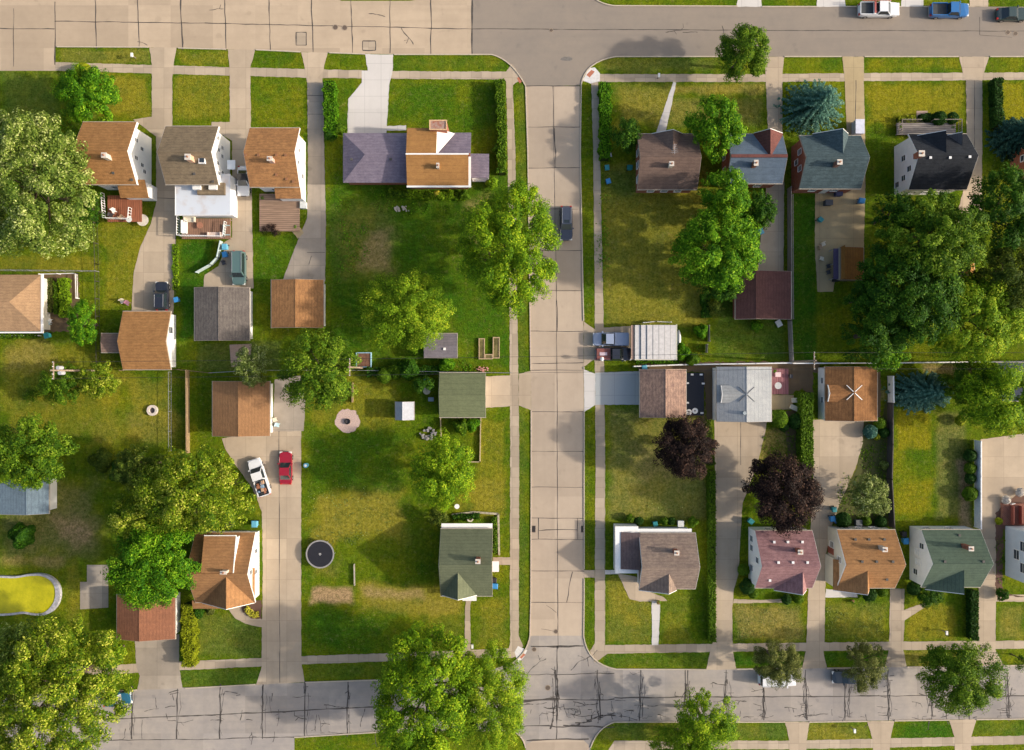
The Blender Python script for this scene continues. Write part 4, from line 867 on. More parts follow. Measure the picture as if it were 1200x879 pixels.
# ------------------------------------------------------------------ fences
def fence(label, pts, h, m, kind='board', w=.06, cat='fence', gap=2.4, name='fence', z0=0):
    P = [W(*q) for q in pts]; root = empty(name, tuple(P[0]), label, cat)
    pn = MB(); po = []
    for A, B in zip(P[:-1], P[1:]):
        d = B-A; L = d.length; d.normalize(); nr = Vector((-d.y, d.x, 0))*w/2
        def quad(a, b, z0, z1, k=1):
            n_ = nr*k; pn.prism([(a.x+n_.x,a.y+n_.y),(a.x-n_.x,a.y-n_.y),(b.x-n_.x,b.y-n_.y),(b.x+n_.x,b.y+n_.y)], z0, z1)
        if kind == 'board': quad(A, B, z0+.05, z0+h)
        elif kind == 'vinyl': quad(A, B, z0+.05, z0+h-.14, .5); quad(A, B, z0+h-.14, z0+h, 1.6)
        elif kind == 'rail': quad(A, B, z0+h-.1, z0+h, 1.2); quad(A, B, z0+h*.5-.06, z0+h*.5+.02)
        elif kind == 'picket':
            n = int(L/.28)
            for i in range(n): a = A.lerp(B, i/n); b = A.lerp(B, (i+.62)/n); quad(a, b, z0+.05, z0+h-.1*(i % 2))
            quad(A, B, z0+.3, z0+.4, 1.8); quad(A, B, z0+h-.4, z0+h-.3, 1.8)
        elif kind == 'wire':
            pn.tube((A.x,A.y,z0+h),(B.x,B.y,z0+h),.035,n=4); pn.tube((A.x,A.y,z0+.1),(B.x,B.y,z0+.1),.02,n=4)
            n = int(L/.25)
            for i in range(n):
                a = A.lerp(B, i/n); b = A.lerp(B, (i+1)/n)
                if i % 2: a, b = b, a
                pn.tube((a.x,a.y,z0+.08),(b.x,b.y,z0+h),.008,n=3)
        n = max(1, int(L/gap))
        for i in range(n+1):
            p = A.lerp(B, i/n); s_ = .06 if kind != 'wire' else .04; po.append(MB().box(p.x-s_,p.y-s_,z0,p.x+s_,p.y+s_,z0+h+.08))
    pn.build('panel', m, root); [q_.build('post', m, root) for q_ in po]; return root
GREYW = boards('grey_fence_wood', (.30,.27,.25), 'Z', .4); BRNW = boards('brown_fence_wood', (.30,.21,.12), 'Z', .4); DKW = boards('dark_fence_wood', (.10,.085,.08), 'Z', .4)
LTW = boards('light_edging_wood', (.5,.4,.24), 'X', .5)
fence('long low white rail fence behind the carport and the pale grey garage', [(742,429.5),(800,427.5),(926,425.5)], 1.0, WHITE, 'rail', .14)
fence('white rail fence behind the rusty brown garage and the dark trees', [(926,426),(1045,425.5),(1130,424.5),(1260,423.5)], 1.3, WHITE, 'vinyl', .1)
fence('grey wooden fence between the grey drive and the narrow shaded lawn', [(922.5,222),(923,376),(925,424)], 1.7, GREYW, 'board')
fence('low pale wooden fence running beside the grey drive to the maroon garage', [(926.5,230),(927,374)], 1.0, GREYW, 'rail')
fence('brown board fence with a pale cap right of the square lawn', [(222,434),(222.5,530)], 1.3, BRNW, 'vinyl', .07)
fence('dark slatted fence between the planted bed and the bright lawn', [(1040,472),(1040,520),(1039,560),(1042,617)], 1.7, DKW, 'board', .12)
fence('tall white vinyl fence with posts between the lawn and the right-hand drive', [(1141.5,516),(1141.5,617)], 1.75, plain('white_vinyl', (.74,.75,.77), .45), 'vinyl', .1)
fence('wire fence behind the garden shed and the large leafy trees', [(248,437),(300,434),(420,434),(600,437)], 1.2, STEEL, 'wire')
fence('wire fence along the bottom of the left back gardens', [(145,434),(210,433),(248,437)], 1.2, BRNW, 'rail')
fence('dark wire fence between the two left back lawns', [(114,238),(116,310),(118,432)], 1.2, plain('dark_wire',(.06,.05,.045)), 'wire')
fence('wire fence on the top edge of the far-left garden', [(-40,317),(116,318.5)], 1.2, STEEL, 'wire')
fence('pale blue vinyl fence stepping round the small lawn below the porch deck', [(261,284),(257,303),(249,311),(233,320)], 1.1, plain('pale_vinyl', (.5,.6,.58), .5), 'vinyl', .08)
fence('light wooden garden edging below the moss green garage', [(516.5,490),(517,515)], .45, LTW, 'board', .14)
fence('light wooden garden edging with corner below the moss green garage', [(563.5,490),(562.5,541),(549,541)], .45, LTW, 'board', .14)
fence('thin boundary wire fence beside the fruitful yellow lawn at the left', [(201,436),(201,528)], 1.0, STEEL, 'wire')
fence('short grey board fence piece under the dark bushes', [(829,382),(829.5,400)], 1.2, GREYW, 'board')
fence('short weathered fence piece near the white rail fence', [(827,404),(826.5,413)], 1.2, GREYW, 'board')
fence('stone edging beside the green cottage by the footpath', [(584,602),(585,650)], .25, plain('pale_stone',(.38,.34,.24),.9,.1,var=.4), 'board', .28, 'edging', name='stone_edging')
fence('stone edging across the flower bed north of the green cottage', [(530,603),(555,600),(584,602)], .25, plain('pale_stone',(.38,.34,.24),.9,.1,var=.4), 'board', .28, 'edging', name='stone_edging')
fence('white frame fence around the vegetable garden at the left edge', [(50,322),(92,321),(93,350)], .9, WHITE, 'rail', .05)
fence('thin white beam lying beside the gravel fire circle path', [(414,449),(413.5,471)], .5, BRNW, 'board', .2, 'beam', name='timber_beam')
fence('white balance beam on the lawn below the trampoline', [(415.5,661),(416,685)], .4, DTRIM, 'rail', .14, 'beam', name='timber_beam')
fence('white latticed arch fence along the top of the striped carport', [(753,378.5),(768,377),(785,378)], 1.0, WHITE, 'picket', .05)
fence('pale fence along the front of the far-left tan house', [(-30,394),(48,393.5)], .6, WHITE, 'picket', .05)
fence('short white fence panel beside the dark slatted fence', [(1040,441),(1040.5,471)], 1.8, WHITE, 'vinyl', .1)

# ------------------------------------------------------------------ bins, furniture, yard things
TEALP = plain('teal_plastic', (.03,.22,.24), .5); BLUEP = plain('blue_plastic', (.04,.22,.48), .5); CYANP = plain('cyan_plastic', (.12,.38,.52), .5)
def wheelie(px, py, m, label, rz=0, s=1.0, group=None):
    p = W(px, py, 1); root = empty('wheelie_bin', (p.x,p.y,0), label, 'bin', group, rz)
    b = MB(); b.add([(-.22*s,-.25*s,.1),(.22*s,-.25*s,.1),(.22*s,.2*s,.1),(-.22*s,.2*s,.1),(-.3*s,-.36*s,1.0),(.3*s,-.36*s,1.0),(.3*s,.32*s,1.0),(-.3*s,.32*s,1.0)],[(0,3,2,1),(4,5,6,7),(0,1,5,4),(1,2,6,5),(2,3,7,6),(3,0,4,7)])
    b.build('body', m, root, local=True)
    l = MB(); l.add([(-.33*s,-.4*s,1.0),(.33*s,-.4*s,1.0),(.33*s,.36*s,1.0),(-.33*s,.36*s,1.0),(-.28*s,-.33*s,1.08),(.28*s,-.33*s,1.08),(.28*s,.3*s,1.1),(-.28*s,.3*s,1.1)],[(0,3,2,1),(4,5,6,7),(0,1,5,4),(1,2,6,5),(2,3,7,6),(3,0,4,7)])
    l.build('lid', m, root, local=True)
    for x in (-.27,.27): MB().tube((x*s-.03,.25*s,.12),(x*s+.03,.25*s,.12),.12,n=10).build('wheel', DARK, root, local=True)
wheelie(711.5,196,TEALP,'upper of two teal bins beside the footpath hedge',.1); wheelie(713,212,BLUEP,'lower brighter bin beside the footpath hedge',.3)
wheelie(738,196,plain('dark_teal_plastic',(.02,.17,.16)),'dark teal bin against the left wall of the brown-roofed house',1.5,1.1)
wheelie(1010,235,BLUEP,'blue bin on the tan yard behind the teal-roofed house',1.4,1.2); wheelie(962,257,TEALP,'teal bin at the left edge of the tan yard',.8)
wheelie(263,289,CYANP,'light blue bin at the bottom of the porch deck',0,1.2); wheelie(263,298,BLUEP,'blue bin next to the pale vinyl fence',.2,1.1)
wheelie(206,351,BLUEP,'blue bin right of the parked black car',.2); wheelie(54,393,TEALP,'teal bin at the corner of the far-left tan house',.3,1.1)
wheelie(768,614,TEALP,'teal bin among the shrubs behind the grey-beige cottage',.2); wheelie(880,611,TEALP,'teal bin at the corner of the rose-roofed cottage',.9,1.1)
wheelie(978,597,TEALP,'teal bin above the two blue bins near the round bush',.1); wheelie(976,608,BLUEP,'left of two blue bins beside the round bush',.1,1.1); wheelie(981,610,plain('navy_plastic',(.03,.12,.34),.5),'right of two blue bins touching the round bush',.1)
wheelie(1062,634,BLUEP,'blue bin in the gap between cream and white cottages',.05,1.2); wheelie(1060,626,plain('black_plastic',(.03,.03,.035),.5),'black bin in the gap between cream and white cottages',.05)
wheelie(298,614,CYANP,'round-shouldered light blue bin behind the amber-roofed house',0,1.3)
wheelie(579.5,687,BLUEP,'blue bin below the side awning of the green cottage',1.5,1.2); wheelie(579,680,plain('black_plastic',(.03,.03,.035),.5),'black bin below the side awning of the green cottage',1.5)
wheelie(500,446,BLUEP,'blue bin behind the moss green garage',.5); wheelie(755.5,431,CYANP,'light blue bin behind the mauve-brown garage',.2,1.1)
wheelie(892,271,CYANP,'light blue bin beside the leafy tree on the grey drive',.4,1.1)
wheelie(714,181,plain('pale_plastic',(.5,.52,.55),.5),'pale grey bin at the top of the footpath hedge',.2)
def boxy(name, px, py, w, d, h, m, label, cat, rz=0, extra='lid', m2=None):
    p = W(px, py, h); root = empty(name, (p.x,p.y,0), label, cat, None, rz)
    b = MB(); b.box(-w/2,-d/2,.05,w/2,d/2,h*.9); b.build('body', m, root, local=True)
    l = MB(); l.box(-w/2-.04,-d/2-.04,h*.9,w/2+.04,d/2+.04,h); l.build(extra, m2 or m, root, local=True)
    f_ = MB()
    for sx in (-1,1):
        for sy in (-1,1): f_.box(sx*w*.4-.05,sy*d*.4-.05,0,sx*w*.4+.05,sy*d*.4+.05,.05)
    f_.build('feet', DARK, root, local=True)
boxy('utility_trailer',1008,148,1.2,2.0,1.5,plain('pale_lilac_panel',(.6,.62,.72),.5),'pale lilac box trailer on the drive north of the teal-roofed house','trailer')
for px, py, w, d, m, lb in ((972,237,1.0,.7,plain('dark_cover',(.07,.08,.1)),'dark covered grill on the tan yard'),(984,226,.9,.7,plain('navy_cover',(.05,.06,.14)),'navy covered grill against the teal-roofed house'),
        (268,614,1.0,.9,plain('black_cover',(.025,.025,.03)),'black covered grill behind the amber-roofed house'),(981,327,.7,.6,plain('black_cover',(.025,.025,.03)),'small black fire bowl stand near the orange-roofed shed'),(505,468,.7,.5,plain('slate_cover',(.2,.25,.3)),'grey cooler behind the moss green garage')):
    boxy('grill',px,py,w,d,1.05,m,lb,'grill')
boxy('air_conditioner',355,240,.8,.9,.9,plain('pale_unit',(.6,.62,.6)),'pale air conditioner against the narrow orange-roofed house','air conditioner',extra='fan_grille')
boxy('air_conditioner',798,614,.8,.8,.8,plain('grey_unit',(.5,.52,.55)),'grey air conditioner behind the grey-beige cottage','air conditioner',extra='fan_grille',m2=plain('pale_unit',(.6,.62,.6)))
boxy('air_conditioner',1007,613,.8,.8,.8,plain('dark_unit',(.12,.13,.14)),'dark air conditioner between round bushes north of the cream cottage','air conditioner',extra='fan_grille')
boxy('storage_bench',933,469,1.1,.6,.5,CREAM,'upper white sun chair by the tall hedge','chair',.05,'seat'); boxy('storage_bench',931,478,1.1,.6,.5,CREAM,'lower white sun chair by the tall hedge, turned slightly','chair',-.4,'seat')
boxy('wooden_pallet',913,379,.7,.9,.4,plain('pale_cushion',(.6,.62,.58)),'small tilted white crate on the lawn below the maroon garage','crate',.5)
boxy('potting_bench',912,439,.7,.6,.7,plain('pink_box',(.7,.5,.5)),'small pink side table on the plum deck','table',0,'tabletop')
table(912,452,.4,.5,plain('grey_table',(.42,.42,.42)),'round grey table on the plum deck')
chair(927,441,0,1.5,plain('dark_metal',(.08,.08,.09)),'dark chair on soil beside the plum deck')
for i, (px, py, rz, lb) in enumerate(((965,286,.4,'northern chair of the group on the tan yard strip'),(961,290,1.9,'second chair of the group on the tan yard strip'),(963,303,2.8,'middle pale chair on the tan yard strip'),(971,312,.2,'dark chair left of the purple canopy'),(971,319,.3,'lower dark chair left of the purple canopy'))):
    chair(px,py,0,rz,[CREAM,plain('tan_fabric',(.4,.28,.18)),CREAM,plain('dark_metal',(.08,.08,.09)),plain('dark_metal',(.08,.08,.09))][i],lb,'chairs on the tan yard')
chair(56,379,0,.4,plain('ice_blue_plastic',(.45,.62,.68)),'upper ice blue chair beside the left-edge house'); chair(58,376,0,1.4,WHITE,'white chair beside the left-edge house'); chair(53,383,0,2.4,plain('ice_blue_plastic',(.45,.62,.68)),'lower ice blue chair beside the left-edge house')
chair(262,308,0,.3,plain('dark_metal',(.08,.08,.09)),'dark chair on the concrete behind the porch deck bins'); chair(143,353,0,.5,CREAM,'cream chair beside the curved drive'); chair(149,355,0,.9,plain('plum_plastic',(.3,.15,.2)),'plum chair beside the curved drive')
chair(322,492,0,.3,CREAM,'cream chair beside the brown-roofed garage'); chair(325,498,0,1.3,plain('ice_blue_plastic',(.45,.62,.68)),'ice blue chair beside the brown-roofed garage')
chair(1186,592,.0,.3,WHITE,'white chair on the brick steps at the right edge')
table(500,458,0,.55,plain('beige_cover',(.5,.45,.33)),'beige covered table behind the moss green garage')
def pot(px, py, r_, m, label, kind='fresh', name='potted_plant'):
    q = W(px,py,.4); rt = empty(name,(q.x,q.y,0),label,'plant pot'); MB().cyl(q.x,q.y,0,.38,r_*.7,r_,14).build('pot', m, rt)
    n = 60; D = RNG.normal(size=(n,3)); D /= np.linalg.norm(D,axis=1)[:,None]; D[:,2] = abs(D[:,2]); leaves_mesh('plant', D*r_*1.1+np.array([0,0,.4]), D, .08, .5+RNG.normal(0,.2,n), LEAF[kind], rt)
POTS = [(131,233,.28,'rust pot with greenery at the top left corner of the red deck'),(308,232,.3,'rust pot with greenery at the top left corner of the brown deck'),(346,266,.28,'rust pot near the bottom right corner of the brown deck'),(1055,149,.28,'rust pot at the left end of the grey front porch'),
  (1116,150,.28,'rust pot at the right end of the grey front porch'),(908,435,.22,'small rust pot on the upper left of the plum deck'),(458,222,.3,'pale round pot behind the lilac roof'),(772,706,.3,'rust pot by the front door of the grey-beige cottage'),(1000,705,.26,'rust pot at the front door of the cream cottage')]
# brick steps at the right edge
p, q = W(1175,615,.5), W(1202,590,.5); br = empty('brick_terrace', (p.x,p.y,0), 'brick red terrace with steps behind the pale blue house', 'terrace')
MB().box(p.x,p.y,0,q.x,q.y,.5).build('floor', brick('terrace_brick',(.24,.10,.07)), br)
for kx in (.35,.7): MB().box(lerp(p.x,q.x,kx),p.y+.1,.5,lerp(p.x,q.x,kx)+.08,q.y-.3,1.2).build('railing', plain('red_rail',(.25,.07,.05)), br)

# trampoline
p = W(375,649.5,.9); tr = empty('trampoline', (p.x,p.y,0), 'round black trampoline with grey rim on the lawn by the long drive', 'trampoline')
MB().cyl(p.x,p.y,.86,.88,1.86,n=40).build('mat', plain('trampoline_mat',(.018,.018,.024),.6), tr)
MB().ring(p.x,p.y,.85,.92,1.86,2.06,44).build('rim', plain('grey_pad',(.27,.26,.25),.7), tr)
MB().ring(p.x,p.y,.885,.89,.11,.15,16).build('centre_mark', WHITE, tr)
for i in range(6): a_ = i*math.pi/3; MB().tube((p.x+2*math.cos(a_),p.y+2*math.sin(a_),0),(p.x+2*math.cos(a_),p.y+2*math.sin(a_),.86),.04).build('leg', STEEL, tr)
# fire rings
p = W(178,481,.4); fr = empty('fire_pit', (p.x,p.y,0), 'pale concrete fire ring on the square back lawn', 'fire pit')
MB().ring(p.x,p.y,0,.4,.42,.78,20).build('ring', plain('pale_stone2',(.6,.52,.45)), fr); MB().cyl(p.x,p.y,.02,.12,.41,n=16).build('ash', plain('ash',(.08,.07,.075)), fr)
p = W(407,494,.2); fr = empty('fire_pit', (p.x,p.y,0), 'dark fire bowl in the middle of the pink gravel circle', 'fire pit')
MB().ring(p.x,p.y,.05,.3,.3,.42,16).build('bowl', DARK, fr); MB().cyl(p.x,p.y,.05,.15,.3,n=14).build('ash', plain('ash',(.08,.07,.075)), fr)
for i in range(3): a_ = i*2.09; MB().tube((p.x+.35*math.cos(a_),p.y+.35*math.sin(a_),.02),(p.x+.35*math.cos(a_),p.y+.35*math.sin(a_),.2),.03).build('leg', DARK, fr)
# kidney shaped pool with green-yellow cover
out = [(-40,674),(0,675),(18,676),(32,673),(48,672),(60,676),(68,684),(71,695),(69,707),(62,717),(50,722),(36,721),(28,719),(15,721),(0,722),(-40,722)]
inn = [(-38,676),(0,677),(18,678),(32.5,675),(48,674.5),(58,679),(64,687),(65,697),(63,706),(57,714.5),(49,719.5),(36,718.5),(28,716.5),(15,718.5),(0,719.5),(-38,719.5)]
def smooth_poly(P, n=3):
    for _ in range(n):
        Q_ = []
        for a_, b_ in zip(P, P[1:]+P[:1]): Q_ += [(a_[0]*.75+b_[0]*.25,a_[1]*.75+b_[1]*.25),(a_[0]*.25+b_[0]*.75,a_[1]*.25+b_[1]*.75)]
        P = Q_
    return P
O = [W(*q,.5) for q in smooth_poly(out,2)]; I = [W(*q,.5) for q in smooth_poly(inn,2)]
c0 = W(10,698); pl = empty('swimming_pool', (c0.x,c0.y,0), 'curved pool of bright yellow-green water with a white rim at the left edge', 'swimming pool')
m_ = MB(); n = len(O); m_.add([(v.x,v.y,.5) for v in O]+[(v.x,v.y,.5) for v in I]+[(v.x,v.y,0) for v in O]+[(v.x,v.y,0) for v in I], [(i,(i+1)%n,n+(i+1)%n,n+i) for i in range(n)]+[(i,(i+1)%n,2*n+(i+1)%n,2*n+i) for i in range(n)]+[(n+i,n+(i+1)%n,3*n+(i+1)%n,3*n+i) for i in range(n)])
m_.build('rim', plain('pool_rim',(.40,.39,.41),.6,var=.35), pl)
t = NT('green_pool_water'); t.bump(t.noise(2.5,4),.5,.1); t.done(t.mix(t.ramp(t.noise(.5,6,rough=.7),.3,.7),(.34,.33,.004),(.56,.50,.012)),.18,.4)
up(MB().sheet([(v.x,v.y) for v in I],.42).build('water', t.m, pl, fix=False))
# black covered pool
A, B = W(805,487,.7), W(825,437,.7); pc = empty('covered_pool', ((A.x+B.x)/2,(A.y+B.y)/2,0), 'black rectangular pool cover held by white weights beside the peach garage roof', 'pool cover')
MB().box(A.x+.1,A.y+.1,0,B.x-.1,B.y-.1,.6).build('frame', plain('dark_frame',(.03,.03,.035)), pc); MB().box(A.x,A.y,.6,B.x,B.y,.68).build('cover', plain('black_cover_sheet',(.012,.014,.022),.35), pc)
for px, py in ((811,439),(821.5,439),(824,449.5),(805.5,449),(805.5,472),(822.5,484)): q = W(px,py,.7); MB().box(q.x-.2,q.y-.12,.68,q.x+.2,q.y+.12,.84).build('weight', WHITE, pc)
for px, py, lb in ((807.5,483,'left round white pool float on the black cover'),(814.5,481.5,'right round white pool float on the black cover')):
    q = W(px,py,.8); x_ = MB().ring(q.x,q.y,.69,.84,.12,.42,18).build('pool_float', WHITE); at_root(x_, lb, 'pool float', None, Vector((q.x,q.y,.69)))
# raised beds
def bed(label, rects, m, soil, z=.35):
    p = W((rects[0][0]+rects[-1][2])/2,(rects[0][1]+rects[0][3])/2); root = empty('raised_bed',(p.x,p.y,0),label,'raised bed'); f_, s_ = MB(), MB()
    for x0,y0,x1,y1 in rects:
        A, B = W(x0,y1,z), W(x1,y0,z); w_ = .12
        f_.box(A.x,A.y,0,B.x,A.y+w_,z); f_.box(A.x,B.y-w_,0,B.x,B.y,z); f_.box(A.x,A.y+w_,0,A.x+w_,B.y-w_,z); f_.box(B.x-w_,A.y+w_,0,B.x,B.y-w_,z)
        s_.box(A.x+w_,A.y+w_,0,B.x-w_,B.y-w_,z-.08)
    f_.build('frame', m, root); s_.build('soil', soil, root); return root
SOILM = plain('garden_soil',(.14,.12,.05),.95,.1,var=.5,ns=2)
bed('u-shaped wooden raised garden bed on the lawn beside the footpath', [(561,396.5,568,421),(577.5,395,585.5,420),(568.3,415,577.3,421)], plain('pale_bed_wood',(.45,.33,.2)), SOILM)
bed('square sandbox with light blue frame beside the wire fence', [(417,413,435,430.5)], plain('light_blue_paint',(.3,.5,.62)), plain('red_brown_mulch',(.16,.08,.05),var=.4), .5)
# garden trellis and plants are with the vegetation; white kayak beside carport
q = W(796,397,.4); ky = empty('kayak',(q.x,q.y,0),'white upturned canoe on the grass right of the carport','canoe')
sec = [(-1.3,.03,.05),(-1.0,.2,.3),(-.5,.3,.42),(0,.33,.45),(.5,.3,.42),(1.0,.2,.3),(1.3,.03,.05)]
m_ = MB(); vs = []
for yy, hw, hh in sec:
    for a_ in range(7): vs.append((q.x+hw*math.cos(math.pi*a_/6)*-1, q.y+yy, .05+hh*math.sin(math.pi*a_/6)))
m_.add(vs, [(i*7+j,i*7+j+1,(i+1)*7+j+1,(i+1)*7+j) for i in range(6) for j in range(6)]); m_.build('hull', WHITE, ky, smooth=True); MB().box(q.x-.03,q.y-1.2,.42,q.x+.03,q.y+1.2,.52).build('keel', STEEL, ky)
# round manicured objects: white satellite dish / light on post
q = W(706,420.5,3.0); lp = empty('post_light',(q.x,q.y,0),'white globe garden lamp near the pale blue driveway','lamp')
MB().cyl(q.x,q.y,0,2.2,.06,n=8).build('pole', STEEL, lp)
gl = bmesh.new(); bmesh.ops.create_uvsphere(gl, u_segments=14, v_segments=9, radius=.3); me = bpy.data.meshes.new('globe'); gl.to_mesh(me); gl.free(); me.materials.append(WHITE)
x_ = bpy.data.objects.new('globe', me); COL.objects.link(x_); x_.parent = lp; x_.location = (0,0,2.4)
# mailbox-like small white things
def signpost(px, py, label, m=WHITE, h=1.3):
    q = W(px,py,h); rt = empty('mailbox',(q.x,q.y,0),label,'mailbox'); MB().box(q.x-.05,q.y-.05,0,q.x+.05,q.y+.05,h-.25).build('post', WOODG, rt)
    MB().box(q.x-.14,q.y-.28,h-.25,q.x+.14,q.y+.28,h).build('box', m, rt)
signpost(154,64,'white leaning mailbox on the verge of the avenue at upper left'); signpost(772.5,88,'white mailbox on the upper right footpath')
signpost(1110,742,'white mailbox on the lawn below the green-roofed cottage'); signpost(553.5,758,'small white mailbox at the end of the green cottage path'); signpost(1002,857,'white mailbox on the bottom verge')
# hydrant
q = W(535.5,593.5,.8); rt = empty('bird_bath',(q.x,q.y,0),'white bird bath north of the green cottage','bird bath'); MB().cyl(q.x,q.y,0,.7,.1,.07,12).build('pedestal', WHITE, rt); MB().cyl(q.x,q.y,.7,.85,.12,.36,18).build('bowl', WHITE, rt)
q = W(551,608,.5); rt = empty('wheel_ornament',(q.x,q.y,0),'white ring planter touching the rear wall of the green cottage','planter'); MB().ring(q.x,q.y,0,.45,.28,.48,18).build('rim', CREAM, rt); MB().cyl(q.x,q.y,0,.35,.27,n=14).build('soil', SOILM, rt)
q = W(358.5,545.5,.6); rt = empty('rain_barrel',(q.x,q.y,0),'blue barrel on the lawn edge beside the long drive','barrel'); MB().cyl(q.x,q.y,0,.8,.3,.33,16).build('body', CYANP, rt); MB().cyl(q.x,q.y,.8,.84,.18,n=14).build('lid', WHITE, rt)
q = W(566,433,.2); rk = MB()
for i in range(26): a_ = random.uniform(0,6.28); r__ = random.uniform(0,.8); x, y = q.x+r__*math.cos(a_)*1.1, q.y+r__*math.sin(a_)*.6; rk.box(x-.12,y-.08,random.uniform(0,.12),x+.12,y+.08,random.uniform(.15,.4))
at_root(rk.build('brick_pile', plain('rose_brick',(.5,.25,.2))), 'pile of rose bricks at the corner of the moss green garage', 'brick pile')
rk = MB(); q = W(502,508)
for i in range(40):
    a_ = random.uniform(0,6.28); r__ = random.random()**.5; x, y = q.x+r__*1.5*math.cos(a_), q.y+r__*.9*math.sin(a_)-.3*r__*math.cos(a_); s_ = random.uniform(.08,.2); rk.prism([(x+s_*math.cos(k*1.05+random.uniform(-.2,.2)),y+s_*math.sin(k*1.05)) for k in range(6)],0,random.uniform(.15,.5))
at_root(rk.build('rock_pile', plain('grey_rock',(.27,.26,.25),.9,var=.35)), 'pile of grey rocks on the lawn above the bright green tree', 'rock pile')
rk = MB()
for i in range(30):
    x_, y_ = random.uniform(462,480), 245+random.uniform(-3,3); q = W(x_,y_); s_ = random.uniform(.08,.2); rk.prism([(q.x+s_*math.cos(k*1.05),q.y+s_*math.sin(k*1.05)) for k in range(6)],0,random.uniform(.1,.3))
at_root(rk.build('rock_row', plain('white_rock',(.42,.38,.33),.9)), 'row of pale rocks behind the amber and lilac house', 'rocks')

# utility poles with the cable between them
def pole(px, py, h, label, arms=True, cans=2):
    p = W(px,py,0); rt = empty('utility_pole',(p.x,p.y,0),label,'utility pole')
    MB().tube((p.x,p.y,0),(p.x,p.y,h),.17,.11,10).build('pole', plain('pole_wood',(.27,.21,.16),.9,.1,var=.25), rt)
    if arms:
        m_ = MB(); m_.box(p.x-.06,p.y-1.2,h-.7,p.x+.06,p.y+1.2,h-.55); m_.build('crossarm', plain('pole_wood',(.36,.29,.22)), rt)
        for k in (-1.1,-.5,.5,1.1): MB().cyl(p.x,p.y+k,h-.55,h-.38,.05,n=8).build('insulator', WHITE, rt)
    for k in range(cans): MB().cyl(p.x+.05,p.y+(.35 if k else -.35),h-2.9+k*.4,h-1.9+k*.4,.26,n=12).build('transformer', plain('pale_can',(.38,.39,.42),.5), rt)
    return Vector((p.x,p.y,h))
pA = pole(110,434.5,10.5,'leaning-looking utility pole with two pale transformers over the left lawn'); pB = pole(425,431,9.5,'utility pole between the large leafy tree and the blue sandbox',True,0); pC = pole(926,424,9.5,'utility pole beside the white fence and the plum deck',True,0)
pD = pole(1196,424,9.5,'utility pole at the right edge by the white fence',True,0)
for k, (a_, b_) in enumerate(((pA,pB),(pB,pC),(pC,pD))):
    for off in (-1.1,1.1):
        m_ = MB(); pts = []
        for i in range(13): f_ = i/12; v = a_.lerp(b_, f_); pts.append((v.x,v.y+off,v.z-.4-1.2*4*f_*(1-f_)))
        for u_, v_ in zip(pts[:-1],pts[1:]): m_.tube(u_,v_,.03,n=4)
        at_root(m_.build('overhead_cable', DARK), '%s overhead cable %s' % ('upper' if off > 0 else 'lower', ('over the left lawns','crossing the narrow street','over the right gardens')[k]), 'cable', 'overhead cables', Vector((pts[0][0],pts[0][1],0)))

# ------------------------------------------------------------------ vehicles (local x is forward)
GLS = plain('car_glass',(.02,.03,.035),.06,.7,var=.1); RIM = plain('alloy_rim',(.5,.5,.52),.3,.5,.8); RED = plain('tail_lamp',(.4,.02,.015),.3); LAMP = plain('head_lamp',(.75,.75,.72),.15,.6); CHR = plain('grille',(.08,.08,.09),.3,.5,.5)
def outline(L, Wd, s, n=36, e=.28):
    o = []
    for i in range(n):
        a = 2*math.pi*i/n; c, q = math.cos(a), math.sin(a)
        o.append((s*L/2*math.copysign(abs(c)**e, c), s*Wd/2*math.copysign(abs(q)**e, q)))
    return o
def loft(mb, rings):
    n = len(rings[0]); b = len(mb.v); mb.v += [p for r in rings for p in r]
    for k in range(len(rings)-1):
        for i in range(n): mb.f.append([b+k*n+i, b+k*n+(i+1)%n, b+(k+1)*n+(i+1)%n, b+(k+1)*n+i]); mb.mi.append(mb.cur)
    mb.f.append([b+i for i in range(n)][::-1]); mb.mi.append(mb.cur); mb.f.append([b+(len(rings)-1)*n+i for i in range(n)]); mb.mi.append(mb.cur)
